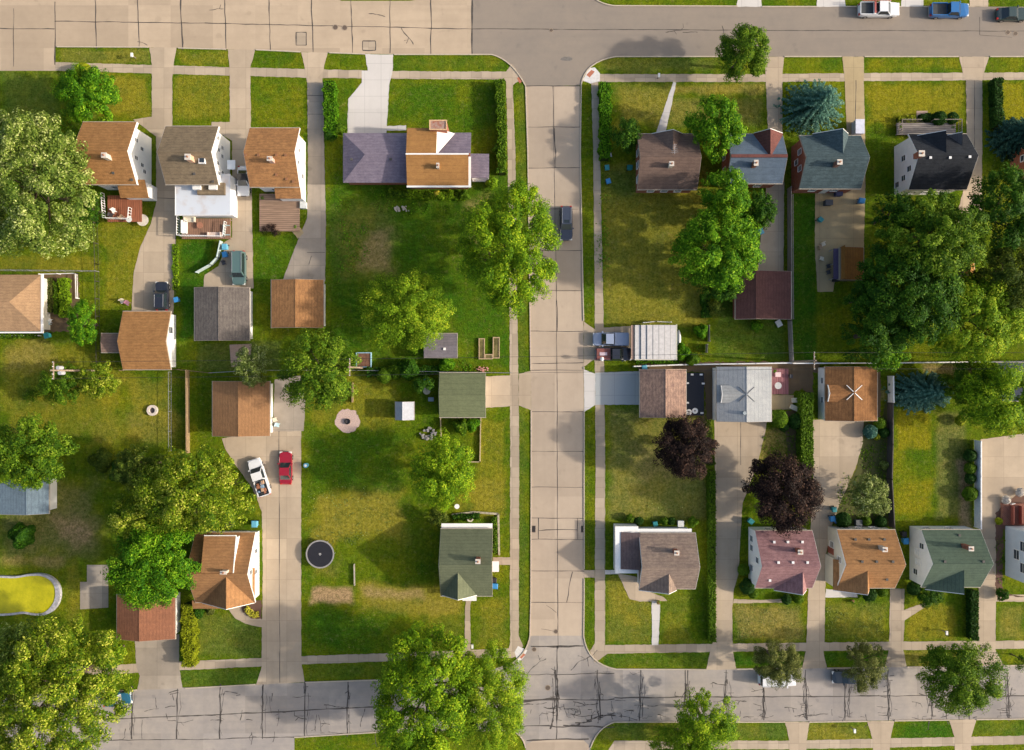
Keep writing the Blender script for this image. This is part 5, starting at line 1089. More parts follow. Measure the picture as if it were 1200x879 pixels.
def car(kind, px, py, heading, L, color, label, name, cat, Wd=1.85, cargo=None, roofc=None, group=None):
    p = W(px,py,.8); root = empty(name,(p.x,p.y,0),label,cat,group,R(heading)); zb = {'sedan':.86,'suv':1.0,'van':1.05,'pickup':1.05}[kind]
    ends = lambda o_, z, dr: [(x,y,z-dr*(abs(x)/(L/2))**5) for x,y in o_]
    b = MB(); loft(b, [[(x,y,.24) for x,y in outline(L,Wd,.95)],[(x,y,.42) for x,y in outline(L,Wd,.995)],ends(outline(L,Wd,1),zb*.72,.02),ends(outline(L,Wd,.985),zb-.08,.08),ends(outline(L,Wd,.94),zb,.10)])
    b.build('body', color, root, local=True, smooth=False)
    cab = {'sedan':(-.36,.17,-.20,.02,1.42),'suv':(-.47,.20,-.42,.06,1.72),'van':(-.47,.28,-.45,.16,1.8),'pickup':(-.08,.27,-.05,.15,1.78)}[kind]
    x0,x1,r0,r1,zt = cab[0]*L,cab[1]*L,cab[2]*L,cab[3]*L,cab[4]; wb, wt = Wd*.45, Wd*.37
    B_ = [(x0,-wb,zb-.05),(x1,-wb,zb-.05),(x1,wb,zb-.05),(x0,wb,zb-.05)]; T_ = [(r0,-wt,zt),(r1,-wt,zt),(r1,wt,zt),(r0,wt,zt)]
    c_ = MB(); c_.add(B_+T_, [(4,5,6,7),(0,1,5,4),(1,2,6,5),(2,3,7,6),(3,0,4,7)]); c_.build('cabin', color, root, local=True)
    rr = MB(); rr.box(r0-.02,-wt-.02,zt+.002,r1+.02,wt+.02,zt+.05); rr.build('roof_panel', roofc or color, root, local=True)
    def pane(nm, q, k=.86, off=.015):
        q = [Vector(v) for v in q]; c = sum(q, Vector())/4; nr = (q[1]-q[0]).cross(q[3]-q[0]).normalized()
        if nr.dot(c-Vector(((x0+x1)/2,0,(zb+zt)/2))) < 0: nr = -nr
        pts = [c+(v-c)*k+nr*off for v in q]; m_ = MB(); m_.add([tuple(v) for v in pts]+[tuple(v-nr*.02) for v in pts],[(0,1,2,3),(7,6,5,4),(0,4,5,1),(1,5,6,2),(2,6,7,3),(3,7,4,0)]); m_.build(nm, GLS, root, local=True)
    pane('windshield',[B_[1],B_[2],T_[2],T_[1]],.9); pane('rear_window',[B_[0],B_[3],T_[3],T_[0]],.84)
    pane('side_window',[B_[0],B_[1],T_[1],T_[0]],.84); pane('side_window',[B_[3],B_[2],T_[2],T_[3]],.84)
    if kind == 'suv': MB().box(L*-.06,-.38,zt+.052,L*.03,.38,zt+.062).build('sunroof', GLS, root, local=True)
    if kind in ('suv','van'):
        for y in (-wt+.06,wt-.06): MB().box(r0+.1,y-.025,zt+.05,r1-.1,y+.025,zt+.11).build('roof_rail', STEEL, root, local=True)
    for x in (L*.31,-L*.31):
        for y in (-Wd/2+.1,Wd/2-.1):
            w_ = MB().tube((x,y-.12,.34),(x,y+.12,.34),.34,n=18).build('wheel', DARK, root, local=True); sg = 1 if y > 0 else -1
            r2 = MB().tube((x,y+sg*.121,.34),(x,y+sg*.13,.34),.2,n=12).build('rim', RIM, w_, local=True)
    for y in (-Wd*.36,Wd*.36):
        MB().box(L/2-.28,y-.2,zb*.66,L/2-.02,y+.2,zb*.66+.2).build('headlight', LAMP, root, local=True)
        MB().box(-L/2-.005,y-.14,zb*.66,-L/2+.2,y+.14,zb*.66+.24).build('taillight', RED, root, local=True)
        MB().box(x1-.25,math.copysign(wb+.02,y),zb+.03,x1-.08,math.copysign(Wd/2+.17,y),zb+.2).build('mirror', color, root, local=True)
    MB().box(L/2-.06,-Wd*.22,.5,L/2+.01,Wd*.22,.72).build('grille', CHR, root, local=True)
    MB().box(-L/2-.04,-Wd*.42,.38,-L/2+.06,Wd*.42,.56).build('bumper', color if kind != 'pickup' else STEEL, root, local=True)
    if kind == 'pickup':
        bx0, bx1 = -L/2+.12, x0-.08; bw = Wd*.42; q = MB()
        q.box(bx0,-Wd*.475,zb-.02,bx1+.04,-bw,zb+.22); q.box(bx0,bw,zb-.02,bx1+.04,Wd*.475,zb+.22); q.box(bx0-.05,-bw,zb-.02,bx0+.04,bw,zb+.22); q.build('bed_wall', color, root, local=True)
        MB().box(bx0+.05,-bw+.01,zb-.06,bx1,bw-.01,zb+.03).build('bed_floor', plain('bed_liner',(.05,.055,.06)), root, local=True)
        if cargo == 'cover': MB().box(bx0,-bw,zb+.1,bx1,bw,zb+.24).build('bed_cover', roofc or color, root, local=True)
        if cargo == 'red': MB().box(bx0,-bw,zb+.1,bx1,bw,zb+.24).build('bed_cover', plain('rust_cover',(.2,.07,.06),.5), root, local=True); MB().box(bx0+.4,-.25,zb+.25,bx1-.5,.25,zb+.3).build('board', plain('lilac_board',(.5,.4,.45)), root, local=True)
        if cargo == 'junk':
            for i in range(16):
                x, y = random.uniform(bx0+.2,bx1-.2), random.uniform(-bw+.2,bw-.2); s_ = random.uniform(.1,.26)
                MB().box(x-s_,y-s_*.7,zb+.03,x+s_,y+s_*.7,zb+random.uniform(.15,.5)).build('load', random.choice([plain('load_tan',(.45,.3,.2)),plain('load_white',(.6,.6,.62)),plain('load_black',(.03,.03,.03)),plain('load_orange',(.28,.12,.07)),plain('load_blue',(.2,.3,.42))]), root, local=True)
        if cargo == 'rack':
            m_ = MB()
            m_.box(x0-.5,-bw,zb+.45,x0-.2,bw,zb+.55); 
            for k in range(9): m_.box(bx0+.2+k*.42,bw-.1,zb+.68,bx0+.3+k*.42,bw+.35,zb+.73)
            m_.box(bx0,bw-.02,zb+.6,x1-.2,bw+.03,zb+.68); m_.box(bx0,bw+.3,zb+.6,x1-.2,bw+.35,zb+.68)
            m_.build('ladder_rack', plain('red_rack',(.45,.12,.1)), root, local=True)
            r2 = MB(); r2.box(x0-.5,-bw-.05,zb+.1,x0-.2,bw+.05,zb+.32); r2.build('tool_box', WHITE, root, local=True)
WP = paint('white_car_paint',(.72,.73,.75)); car('pickup',1030,11,0,5.9,WP,'white pickup with red ladder rack parked on the avenue','pickup_truck','pickup',1.98,'rack')
car('pickup',1112.5,12,0,5.6,paint('blue_car_paint',(.015,.13,.36)),'bright blue pickup with open bed parked on the avenue','pickup_truck','pickup',1.95)
car('sedan',1187,16,0,4.6,paint('dark_green_paint',(.02,.045,.045)),'dark green car at the upper right corner of the avenue','parked_car','car')
car('suv',663.5,261.5,-90,5.0,paint('slate_blue_paint',(.04,.05,.08)),'slate blue station wagon on the right lane of the narrow street','moving_car','car')
car('suv',189.5,347,90,4.2,paint('black_car_paint',(.015,.018,.03)),'black car parked before the plain tan garage','parked_car','car')
car('sedan',285,212,-90,4.4,WP,'white car with dark roof glass squeezed between two white houses','parked_car','car',1.8,roofc=paint('black_roof_paint',(.015,.015,.02)))
car('van',280,314,-90,5.0,paint('teal_van_paint',(.085,.15,.145)),'grey-teal van parked above the dark grey garage','parked_van','van',1.95)
car('pickup',304,559.5,108,5.6,WP,'white pickup with a bed full of junk beside the red car','pickup_truck','pickup',1.95,'junk')
car('sedan',334.5,548.5,90,4.8,paint('red_car_paint',(.30,.006,.022)),'red car on the long concrete drive','parked_car','car',1.85)
car('pickup',716,397.5,180,5.3,paint('powder_blue_paint',(.27,.32,.44)),'powder blue pickup with covered bed left of the carport','pickup_truck','pickup',1.95,'cover')
car('pickup',719,415,0,5.2,paint('black_car_paint',(.015,.018,.03)),'dark pickup with rusty red bed cover below the powder blue pickup','pickup_truck','pickup',1.9,'red')
car('sedan',137,820,8,4.2,paint('deep_teal_paint',(.02,.12,.20)),'teal car poking out from under the bottom-left tree','parked_car','car',1.75)
car('van',911,796,0,5.4,WP,'white van hidden by leaves of the thin roadside tree','parked_van','van',1.95)
car('sedan',993,794,180,4.4,paint('navy_teal_paint',(.012,.03,.05)),'dark car with red rear edge under the sparse roadside tree','parked_car','car',1.8)

# ------------------------------------------------------------------ vegetation
def leaves_mesh(name, C, N, size, tone, mat, parent=None, aspect=.62, jitter=.35):
    """one rhombic leaf cluster per centre, numpy built"""
    n = len(C); s = size*(1+RNG.uniform(-jitter, jitter, n))[:, None]
    a = RNG.normal(size=(n, 3)); u = np.cross(N, a); u /= np.linalg.norm(u, axis=1)[:, None]+1e-9; v = np.cross(N, u)
    bend = N*s*.18
    P = np.stack([C-u*s, C-v*s*aspect+bend, C+u*s, C+v*s*aspect+bend], 1).reshape(-1, 3)
    me = bpy.data.meshes.new(name); me.vertices.add(4*n); me.vertices.foreach_set('co', P.ravel().astype(np.float32))
    me.loops.add(4*n); me.loops.foreach_set('vertex_index', np.arange(4*n, dtype=np.int32))
    me.polygons.add(n); me.polygons.foreach_set('loop_start', np.arange(0, 4*n, 4, dtype=np.int32)); me.polygons.foreach_set('loop_total', np.full(n, 4, dtype=np.int32))
    me.update(calc_edges=True)
    at = me.attributes.new('tone', 'FLOAT', 'FACE'); at.data.foreach_set('value', np.clip(tone, 0, 1).astype(np.float32))
    me.materials.append(mat); o = bpy.data.objects.new(name, me); COL.objects.link(o)
    if parent: o.parent = parent
    return o
def unit(v): return v/(np.linalg.norm(v, axis=1)[:, None]+1e-9)
LEAF = {
 'maple': leafmat('maple_leaves', (.05,.13,.005), (.20,.35,.008), .24, (.40,.50,.02)),
 'yellowgreen': leafmat('yellow_green_leaves', (.07,.15,.006), (.22,.37,.012), .26, (.46,.52,.03)),
 'deep': leafmat('deep_green_leaves', (.012,.05,.004), (.045,.13,.006), .2, (.12,.22,.015)),
 'mid': leafmat('mid_green_leaves', (.03,.085,.005), (.12,.22,.008), .24, (.26,.36,.03)),
 'fresh': leafmat('fresh_green_leaves', (.022,.095,.004), (.12,.29,.007), .24, (.28,.45,.02)),
 'olive': leafmat('olive_leaves', (.03,.06,.007), (.10,.15,.014), .28, (.22,.25,.04)),
 'silver': leafmat('silver_leaves', (.05,.10,.012), (.22,.30,.045), .25, (.54,.59,.21)),
 'pale': leafmat('pale_leaves', (.04,.10,.005), (.22,.30,.010), .24, (.52,.54,.08)),
 'grey': leafmat('grey_green_leaves', (.06,.095,.015), (.22,.29,.06), .25, (.46,.50,.22)),
 'plum': leafmat('plum_leaves', (.009,.006,.006), (.034,.019,.016), .12, (.11,.06,.04)),
 'spruce': leafmat('spruce_needles', (.02,.075,.055), (.085,.20,.145), .1, (.24,.36,.24)),
 'dkspruce': leafmat('dark_spruce_needles', (.01,.035,.03), (.03,.085,.06), .1, (.07,.14,.09)),
 'brownish': leafmat('bronze_leaves', (.045,.06,.012), (.15,.175,.035), .28, (.32,.33,.10)),
 'hedge': leafmat('hedge_leaves', (.045,.10,.006), (.12,.22,.01), .25, (.20,.30,.02)),
 'yhedge': leafmat('golden_hedge_leaves', (.12,.16,.008), (.32,.36,.012), .25, (.5,.5,.05)),
 'dhedge': leafmat('dark_hedge_leaves', (.012,.04,.006), (.035,.095,.012), .2, (.07,.16,.03)),
 'flower': leafmat('yellow_blossom', (.35,.33,.03), (.6,.55,.06), .2, (.75,.7,.2)),
 'white': leafmat('white_blossom', (.45,.4,.35), (.7,.66,.6), .2, (.8,.8,.75)),
}
GROUPS = {'tree':'garden trees','bush':'garden bushes'}
def tree(px, py, rx, ry, kind, label, h=None, dens=1.0, leaf=.30, clump=None, gaps=.0, name='leafy_tree', cat='tree', seed=None, elong=1.0, lobes=6, bare=0, lobamp=.13):
    """rx, ry: crown radius in photo pixels"""
    rng = np.random.default_rng(seed if seed is not None else int(px*7+py*13))
    a, b = rx*S*.94, ry*S*.94; gaps *= .5; leaf *= .8; dens *= 1.22; rm = (a+b)/2; h = h or min(15, 3.0+rm*1.45); zc = h*.60; ch = h*.40
    p = W(px, py, zc*1.05); root = empty(name, (p.x,p.y,0), label, cat)
    # boughs: big lobes that give the crown its uneven outline
    nl = max(5, int(lobes+rm*1.3)); ph = rng.uniform(0, 6.28, 8); am = rng.uniform(.3, 1, 8)
    def outline_(th): return 1+lobamp*sum(am[k]*np.sin((k+2)*th+ph[k])/(1+.35*k) for k in range(6))*.6
    cr_ = clump or max(.42, min(.95, rm*.19)); area = math.pi*a*b
    nc = int(max(14, 3.1*area/(cr_*cr_*math.pi)*dens*(1-gaps*.4)))
    th = rng.uniform(0, 2*math.pi, nc); rr = rng.uniform(0, 1, nc)**.5; hz = rng.uniform(0, 1, nc)
    # shell: clumps mostly near the dome surface, some inside
    dome = np.sqrt(np.clip(1-rr**2.4, 0, 1)); inner = rng.uniform(0, 1, nc) < .28
    zz = np.where(inner, dome*rng.uniform(-.6, .75, nc), dome*rng.uniform(.82, 1.05, nc))-.18*(rr > .85)*rng.uniform(0, 1.6, nc)
    f = outline_(th)*rr; bump = .17*np.sin(th*5+ph[6]+rr*5)+.15*np.sin(rr*11+ph[7]+th*3)+rng.uniform(-.1,.1,nc)
    C = np.stack([a*f*np.cos(th)*.92, b*f*np.sin(th)*.92, zc+ch*(zz*.92+bump*.9)], 1)
    if gaps:
        gx = rng.uniform(-.75, .75, (int(4+gaps*12), 2))*np.array([a, b]); gr = rng.uniform(.5, 1.1, len(gx))*rm*.24*gaps*1.6
        keep = np.ones(nc, bool)
        for g_, r__ in zip(gx, gr): keep &= np.hypot(C[:,0]-g_[0], C[:,1]-g_[1]) > r__
        C = C[keep]; nc = len(C)
    per = int(max(12, 16*(cr_/leaf)**2*.55*dens)); ct = rng.uniform(-.34, .34, nc)
    D = unit(rng.normal(size=(nc*per, 3))); rad = rng.uniform(.25, 1, nc*per)**.45*cr_*np.repeat(rng.uniform(.55, 1.3, nc), per)
    D2 = D*rad[:,None]*np.array([1, 1, .75]); ra = np.repeat(unit(C*np.array([1,1,0])+np.array([1e-3,0,0])), per, 0); D2 = D2*.92+ra*((D2*ra).sum(1)[:,None])*.45; Lc = np.repeat(C, per, 0)+D2
    out_ = unit(np.repeat(C-np.array([0,0,zc-ch*.5]), per, 0)); N = unit(D*.9+out_*.45+np.array([0,0,.55])+rng.normal(size=D.shape)*.45)
    tone = .42+np.repeat(ct, per)+rng.normal(0, .29, len(Lc))+.10*D[:,2]
    o = leaves_mesh('crown', Lc, N, leaf*.62, tone, LEAF[kind], root, .5)
    # trunk with limbs
    tk = MB(); tr_ = max(.09, min(.42, rm*.065)); sway = rng.uniform(-.25, .25, 2); top = (sway[0]*rm*.3, sway[1]*rm*.3, zc+ch*.35)
    tk.tube((0,0,-.05),(0,0,.35),tr_*1.5,tr_,8); tk.tube((0,0,.3),(top[0]*.5,top[1]*.5,zc*.55),tr_,tr_*.75,8); tk.tube((top[0]*.5,top[1]*.5,zc*.55),top,tr_*.75,tr_*.2,7)
    nb = int(6+rm)
    for k in range(nb):
        q = k/nb; s0 = Vector((top[0]*.5,top[1]*.5,zc*(.45+.5*q))); an_ = k*2.4+rng.uniform(-.4,.4); rl = (.55+.35*rng.uniform())*(1-q*.35)
        e0 = Vector((a*rl*math.cos(an_), b*rl*math.sin(an_), zc+ch*(.1+.45*q))); mid = s0.lerp(e0,.5)+Vector((0,0,rng.uniform(-.1,.35)))
        tk.tube(s0,mid,tr_*.42,tr_*.26,6); tk.tube(mid,e0,tr_*.26,tr_*.08,5)
        for z_ in (-.5,.6): f2 = mid.lerp(e0,.45); tk.tube(f2, f2+Vector((rl*a*.3*math.cos(an_+z_), rl*b*.3*math.sin(an_+z_), ch*.12)), tr_*.15, tr_*.05, 4)
    tk.build('trunk', BARK, root, local=True); return root
def spruce(px, py, rx, ry, kind, label, h=7.5, rz=0):
    rng = np.random.default_rng(int(px+py*3)); a, b = rx*S*.95, ry*S*.95; p = W(px, py, h*.45); root = empty('spruce_tree', (p.x,p.y,0), label, 'conifer')
    Cs, Ns, T = [], [], []
    tiers = 15
    for k in range(tiers):
        q = k/(tiers-1); z0 = .5+(h-.6)*q; R_ = (1-q)**.85*1.0+.03; nb = max(5, int(17*(1-q)+5))
        for j in range(nb):
            th = j/nb*6.283+k*1.1+rng.uniform(-.15,.15); Lb = R_*rng.uniform(.8,1.08); m = int(22+60*Lb)
            t_ = rng.uniform(.12, 1, m); wd = .34*(1-t_*.6)*(.4+.6*(1-q)); off = rng.uniform(-1, 1, m)*wd
            x = a*Lb*t_*math.cos(th)-off*math.sin(th); y = b*Lb*t_*math.sin(th)+off*math.cos(th); z = z0-.32*Lb*t_*rm_(a,b)*.5+rng.uniform(-.08,.1,m)+.12*t_**3
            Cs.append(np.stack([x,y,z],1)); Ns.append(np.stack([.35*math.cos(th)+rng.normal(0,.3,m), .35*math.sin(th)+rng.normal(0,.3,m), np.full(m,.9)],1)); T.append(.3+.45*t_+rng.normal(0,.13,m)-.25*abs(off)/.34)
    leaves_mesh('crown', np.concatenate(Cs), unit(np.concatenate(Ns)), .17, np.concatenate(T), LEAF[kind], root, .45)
    MB().tube((0,0,0),(0,0,h*.95),.2,.03,8).build('trunk', BARK, root, local=True)
def rm_(a, b): return (a+b)/2
def bush(px, py, r, kind, label, h=None, ry=None, name='round_bush', cat='bush', leaf=.13, dens=1, group=None):
    rng = np.random.default_rng(int(px*3+py*5)); a = r*S; b = (ry or r)*S; h = h or (a+b)*.95; p = W(px, py, h*.6); root = empty(name, (p.x,p.y,0), label, cat, group)
    n = int(max(150, 340*a*b*dens*3.2)); D = unit(rng.normal(size=(n,3))); D[:,2] = np.abs(D[:,2])*1.0-.12
    wl = kind in ('mid','deep','fresh','olive','yellowgreen','brownish','grey'); k = 1-(.34 if wl else .16)*rng.uniform(0,1,n)**2+(.20 if wl else .05)*np.sin(D[:,0]*5+px)*np.cos(D[:,1]*4+py)+(.10*np.sin(np.arctan2(D[:,1],D[:,0])*3+px) if wl else 0); C = np.stack([D[:,0]*a*k, D[:,1]*b*k, h*.45+D[:,2]*h*.52*k],1)
    leaves_mesh('foliage', C, unit(D+rng.normal(size=D.shape)*.4+[0,0,.2]), leaf, .45+rng.normal(0,.2,n)+.12*np.sin(D[:,0]*9)*np.sin(D[:,1]*8), LEAF[kind], root)
    st_ = MB(); st_.tube((0,0,0),(0,0,h*.5),.05,.04,6)
    for k_ in range(5): st_.tube((0,0,h*.2),(a*.6*math.cos(k_*1.26),b*.6*math.sin(k_*1.26),h*.6),.03,.01,4)
    st_.build('stems', BARK, root, local=True)
def hedge(pts, wpx, h, kind, label, leaf=.13, dens=1, ragged=.2):
    P = [W(x, y, h*.8) for x, y in pts]; p0 = P[0].copy(); p0.z = 0; root = empty('hedge', p0, label, 'hedge'); rng = np.random.default_rng(int(pts[0][0]*9+pts[0][1]))
    Cs, Ns = [], []; core = MB(); w = wpx*S
    for A, B in zip(P[:-1], P[1:]):
        d = (B-A); d.z = 0; L = d.length; d.normalize(); nr = Vector((-d.y,d.x,0)); n = int((L*(w+2*h)*95+60)*dens)
        s = rng.uniform(0, L, n); u = rng.uniform(-1, 1, n)*(w/2+h); top = np.abs(u) < w/2
        off = np.where(top, u, np.sign(u)*w/2); z = np.where(top, h, h-(np.abs(u)-w/2)); rg = 1+ragged*np.sin(s*2.7+rng.uniform(0,6))+ragged*.6*np.sin(s*6.1)
        off = off*rg+rng.normal(0,.05,n); z = z*(1+.05*np.sin(s*3.9))+rng.normal(0,.06,n)
        Cs.append(np.stack([A.x-p0.x+d.x*s+nr.x*off, A.y-p0.y+d.y*s+nr.y*off, np.clip(z,.05,9)],1))
        Ns.append(np.stack([nr.x*np.where(top,0,np.sign(u)), nr.y*np.where(top,0,np.sign(u)), np.where(top,1,.2)],1)+rng.normal(size=(n,3))*.5)
        k = .36; core.prism([(A.x-p0.x+nr.x*w*k,A.y-p0.y+nr.y*w*k),(A.x-p0.x-nr.x*w*k,A.y-p0.y-nr.y*w*k),(B.x-p0.x-nr.x*w*k,B.y-p0.y-nr.y*w*k),(B.x-p0.x+nr.x*w*k,B.y-p0.y+nr.y*w*k)], .0, h*.86)
    C = np.concatenate(Cs); leaves_mesh('foliage', C, unit(np.concatenate(Ns)), leaf, .45+RNG.normal(0,.2,len(C)), LEAF[kind], root)
    core.build('stems', plain('hedge_twigs',(.03,.045,.012),.95,.05), root, local=True)

# trees, left half
tree(104,113,37,34,'fresh','dense rounded green tree above the far-left white house',h=7,dens=1.3,leaf=.24,name='maple_tree',lobamp=.12)
tree(34,215,76,88,'silver','huge silvery-leaved tree at the upper left edge',h=14,leaf=.30,gaps=.2,dens=1.1)
tree(597,290,56,78,'maple','tall bright green tree leaning over the narrow street',h=13,leaf=.27,gaps=.25,dens=1.1)
tree(478,365,56,48,'yellowgreen','feathery yellow-green tree over the purple-grey shed',h=9,leaf=.22,gaps=.45,dens=1.1)
tree(374,434,44,48,'mid','dark-centred green tree on the wire fence next to the gravel circle',h=10,leaf=.28,gaps=.25)
tree(295,429,19,27,'grey','small grey-green tree at the corner of the smooth brown garage roof',h=6.5,leaf=.24,gaps=.3,name='small_tree')
tree(98,379,13,30,'fresh','narrow upright green shrub tree beside the vegetable garden',h=5.5,leaf=.2,dens=1.3,name='small_tree')
tree(72,450,28,23,'mid','low dark leafy clump under the left utility pole',h=5,leaf=.24,gaps=.4,name='small_tree'); tree(115,445,26,21,'pale','loose pale-tipped tree between utility pole and tan garage',h=5.5,leaf=.24,gaps=.6,name='small_tree')
tree(37,462,8,8,'mid','tiny dark shrub on the left lawn',h=1.5,leaf=.15,name='small_tree')
tree(36,528,46,40,'mid','green tree over the slate blue garage at the left edge',h=9,leaf=.3,gaps=.2); tree(30,545,44,26,'yellowgreen','yellow-tipped tree in front of the green tree at the left edge',h=7,leaf=.25,gaps=.4)
tree(228,575,66,50,'pale','big pale yellow-green tree north of the amber-roofed house',h=12,leaf=.30,gaps=.25,dens=1.1); tree(165,548,30,26,'olive','dark olive tree behind the big pale tree',h=9,leaf=.28,gaps=.2)
tree(162,610,34,32,'pale','yellow-green tree left of the big pale tree',h=9,leaf=.28,gaps=.3); tree(180,662,54,48,'fresh','bright green spreading tree over the low red-brown garage',h=10.5,leaf=.28,gaps=.2,dens=1.1)
tree(519,553,37,42,'maple','bright green tree on the lawn north of the green cottage',h=9,leaf=.23,dens=1.1,gaps=.1)
tree(497,452,12,10,'deep','dark shrub behind the moss green garage',h=3.5,leaf=.2,name='small_tree')
tree(515,607,13,12,'olive','small shrub at the north-west corner of the green cottage',h=2.5,leaf=.17,name='small_tree')
tree(62,812,82,90,'pale','enormous pale green tree filling the bottom-left corner',h=15,leaf=.29,gaps=.4,dens=1.1); tree(20,776,50,46,'silver','silvery tree behind the enormous bottom-left tree',h=12,leaf=.3,gaps=.3)
tree(132,766,16,15,'yellowgreen','small yellow-green tree beside the grey short drive',h=5,leaf=.22,gaps=.2,name='small_tree')
tree(500,815,64,78,'maple','large green tree at the bottom left of the junction',h=13,leaf=.28,gaps=.3,dens=1.1); tree(572,818,48,62,'yellowgreen','feathery light green tree touching the junction',h=11,leaf=.2,gaps=.35,dens=1.1)
# right half
tree(871,63,31,30,'mid','round green street tree at the avenue kerb',h=8,leaf=.24,dens=1.2,lobamp=.1,name='maple_tree')
spruce(959,120,44,40,'spruce','large blue spruce beside the teal-roofed house',8)
tree(838,149,32,35,'fresh','bright green tree between brown and blue roofs',h=8.5,leaf=.28,dens=1.2); tree(733,158,17,20,'deep','dark green tree at the north-west corner of the brown-roofed house',h=5,leaf=.2,name='small_tree')
tree(850,229,28,30,'fresh','bright round tree behind the slate blue roof',h=9,leaf=.28,dens=1.2); tree(840,294,53,47,'fresh','broad bright tree in the middle of the right back gardens',h=11,leaf=.3,dens=1.2)
tree(889,246,21,22,'deep','dark round tree beside the grey drive',h=6.5,leaf=.24,dens=1.2); tree(846,333,26,20,'deep','dark low tree left of the maroon garage',h=5.5,leaf=.26); 
tree(838,361,9,10,'olive','small golden-olive shrub left of the maroon garage',h=2,leaf=.15,name='small_tree')
tree(1090,283,62,50,'mid','wide bright-topped tree below the charcoal-roofed house',h=13,leaf=.3,dens=1.2); tree(1046,252,20,30,'deep','dark tree at the left side of the wide bright-topped tree',h=9,leaf=.28)
tree(1064,345,62,60,'deep','very large dark green tree above the rusty brown garage',h=12,leaf=.3,dens=1.1); tree(1024,392,34,32,'deep','dark tree at the left foot of the very large tree',h=9,leaf=.28)
tree(1140,372,58,50,'yellowgreen','yellow-green tree near the white fence on the right',h=11,leaf=.28,gaps=.2,dens=1.1); tree(1085,370,36,34,'maple','bright yellow-lit tree between the large dark and yellow-green trees',h=10,leaf=.28)
tree(1040,413,22,22,'fresh','fresh green tree over the fence beside the rusty garage',h=7,leaf=.26)
tree(1173,250,36,54,'deep','tall dark tree at the right edge below the brick house',h=13,leaf=.3,dens=1.1); tree(1185,330,40,50,'olive','dark olive tree at the right edge above the yellow-green tree',h=12,leaf=.3)
spruce(1200,155,26,28,'dkspruce','dark spruce at the upper right edge',9)
spruce(1087,460,44,29,'spruce','blue-grey conifer at the top of the bright lawn',6); tree(1170,468,46,42,'maple','bright green tree over the sandy drive at the right edge',h=10,leaf=.28,gaps=.1,dens=1.1); tree(1135,448,34,24,'mid','dark green tree between the blue-grey conifer and bright green tree',h=7,leaf=.26)
tree(803,523,35,37,'plum','upper dark purple tree below the covered pool',h=7.5,leaf=.24,dens=1.3,name='purple_tree',lobamp=.14); tree(917,577,46,42,'plum','lower larger dark purple tree between the two long drives',h=8,leaf=.26,dens=1.3,name='purple_tree',lobamp=.14)
tree(1018,581,23,25,'grey','pale grey-green tree in the planted bed north of the cream cottage',h=5,leaf=.2,gaps=.2,name='small_tree')
tree(912,777,28,26,'brownish','thin bronze-green tree shading the white van',h=7,leaf=.17,gaps=.2,dens=1.1); tree(1012,779,25,29,'brownish','sparse bronze-green tree shading the dark car',h=7,leaf=.16,gaps=.45,dens=.9)
tree(1128,790,44,45,'mid','full green street tree right of the parked dark car',h=9,leaf=.25,gaps=.12,dens=1.1); tree(826,848,37,38,'maple','loose yellow-green tree on the bottom kerb',h=8.5,leaf=.22,gaps=.5,dens=1)
tree(800,870,40,22,'yellowgreen','low yellow-green tree at the bottom edge behind the loose kerb tree',h=6,leaf=.2,gaps=.45,dens=1); tree(1202,776,12,10,'mid','small leafy branch tree at the right edge of the verge',h=5,leaf=.22,name='small_tree')
tree(944,505,12,14,'olive','bronze shrub in the bed between the two right drives',h=2,leaf=.16,name='small_tree') if False else None
tree(1090,700,16,13,'deep','dark shrub in front of the green-roofed cottage',h=2.2,leaf=.18,name='small_tree')
tree(1190,150,1,1,'deep','x') if False else None
tree(113,262,1,1,'deep','x') if False else None
tree(106,244,14,22,'deep','dark shrub between the huge silvery tree and the red deck',h=5,leaf=.24,name='small_tree')
tree(1140,340,16,22,'deep','dark tree beside the orange boarded shed',h=7,leaf=.26); tree(1008,352,17,17,'deep','dark tree below the orange-roofed shed',h=6,leaf=.26)
tree(318,270,12,7,'plum','low bare plum shrub at the bottom of the brown deck',h=1.2,leaf=.14,dens=.6,name='small_tree')
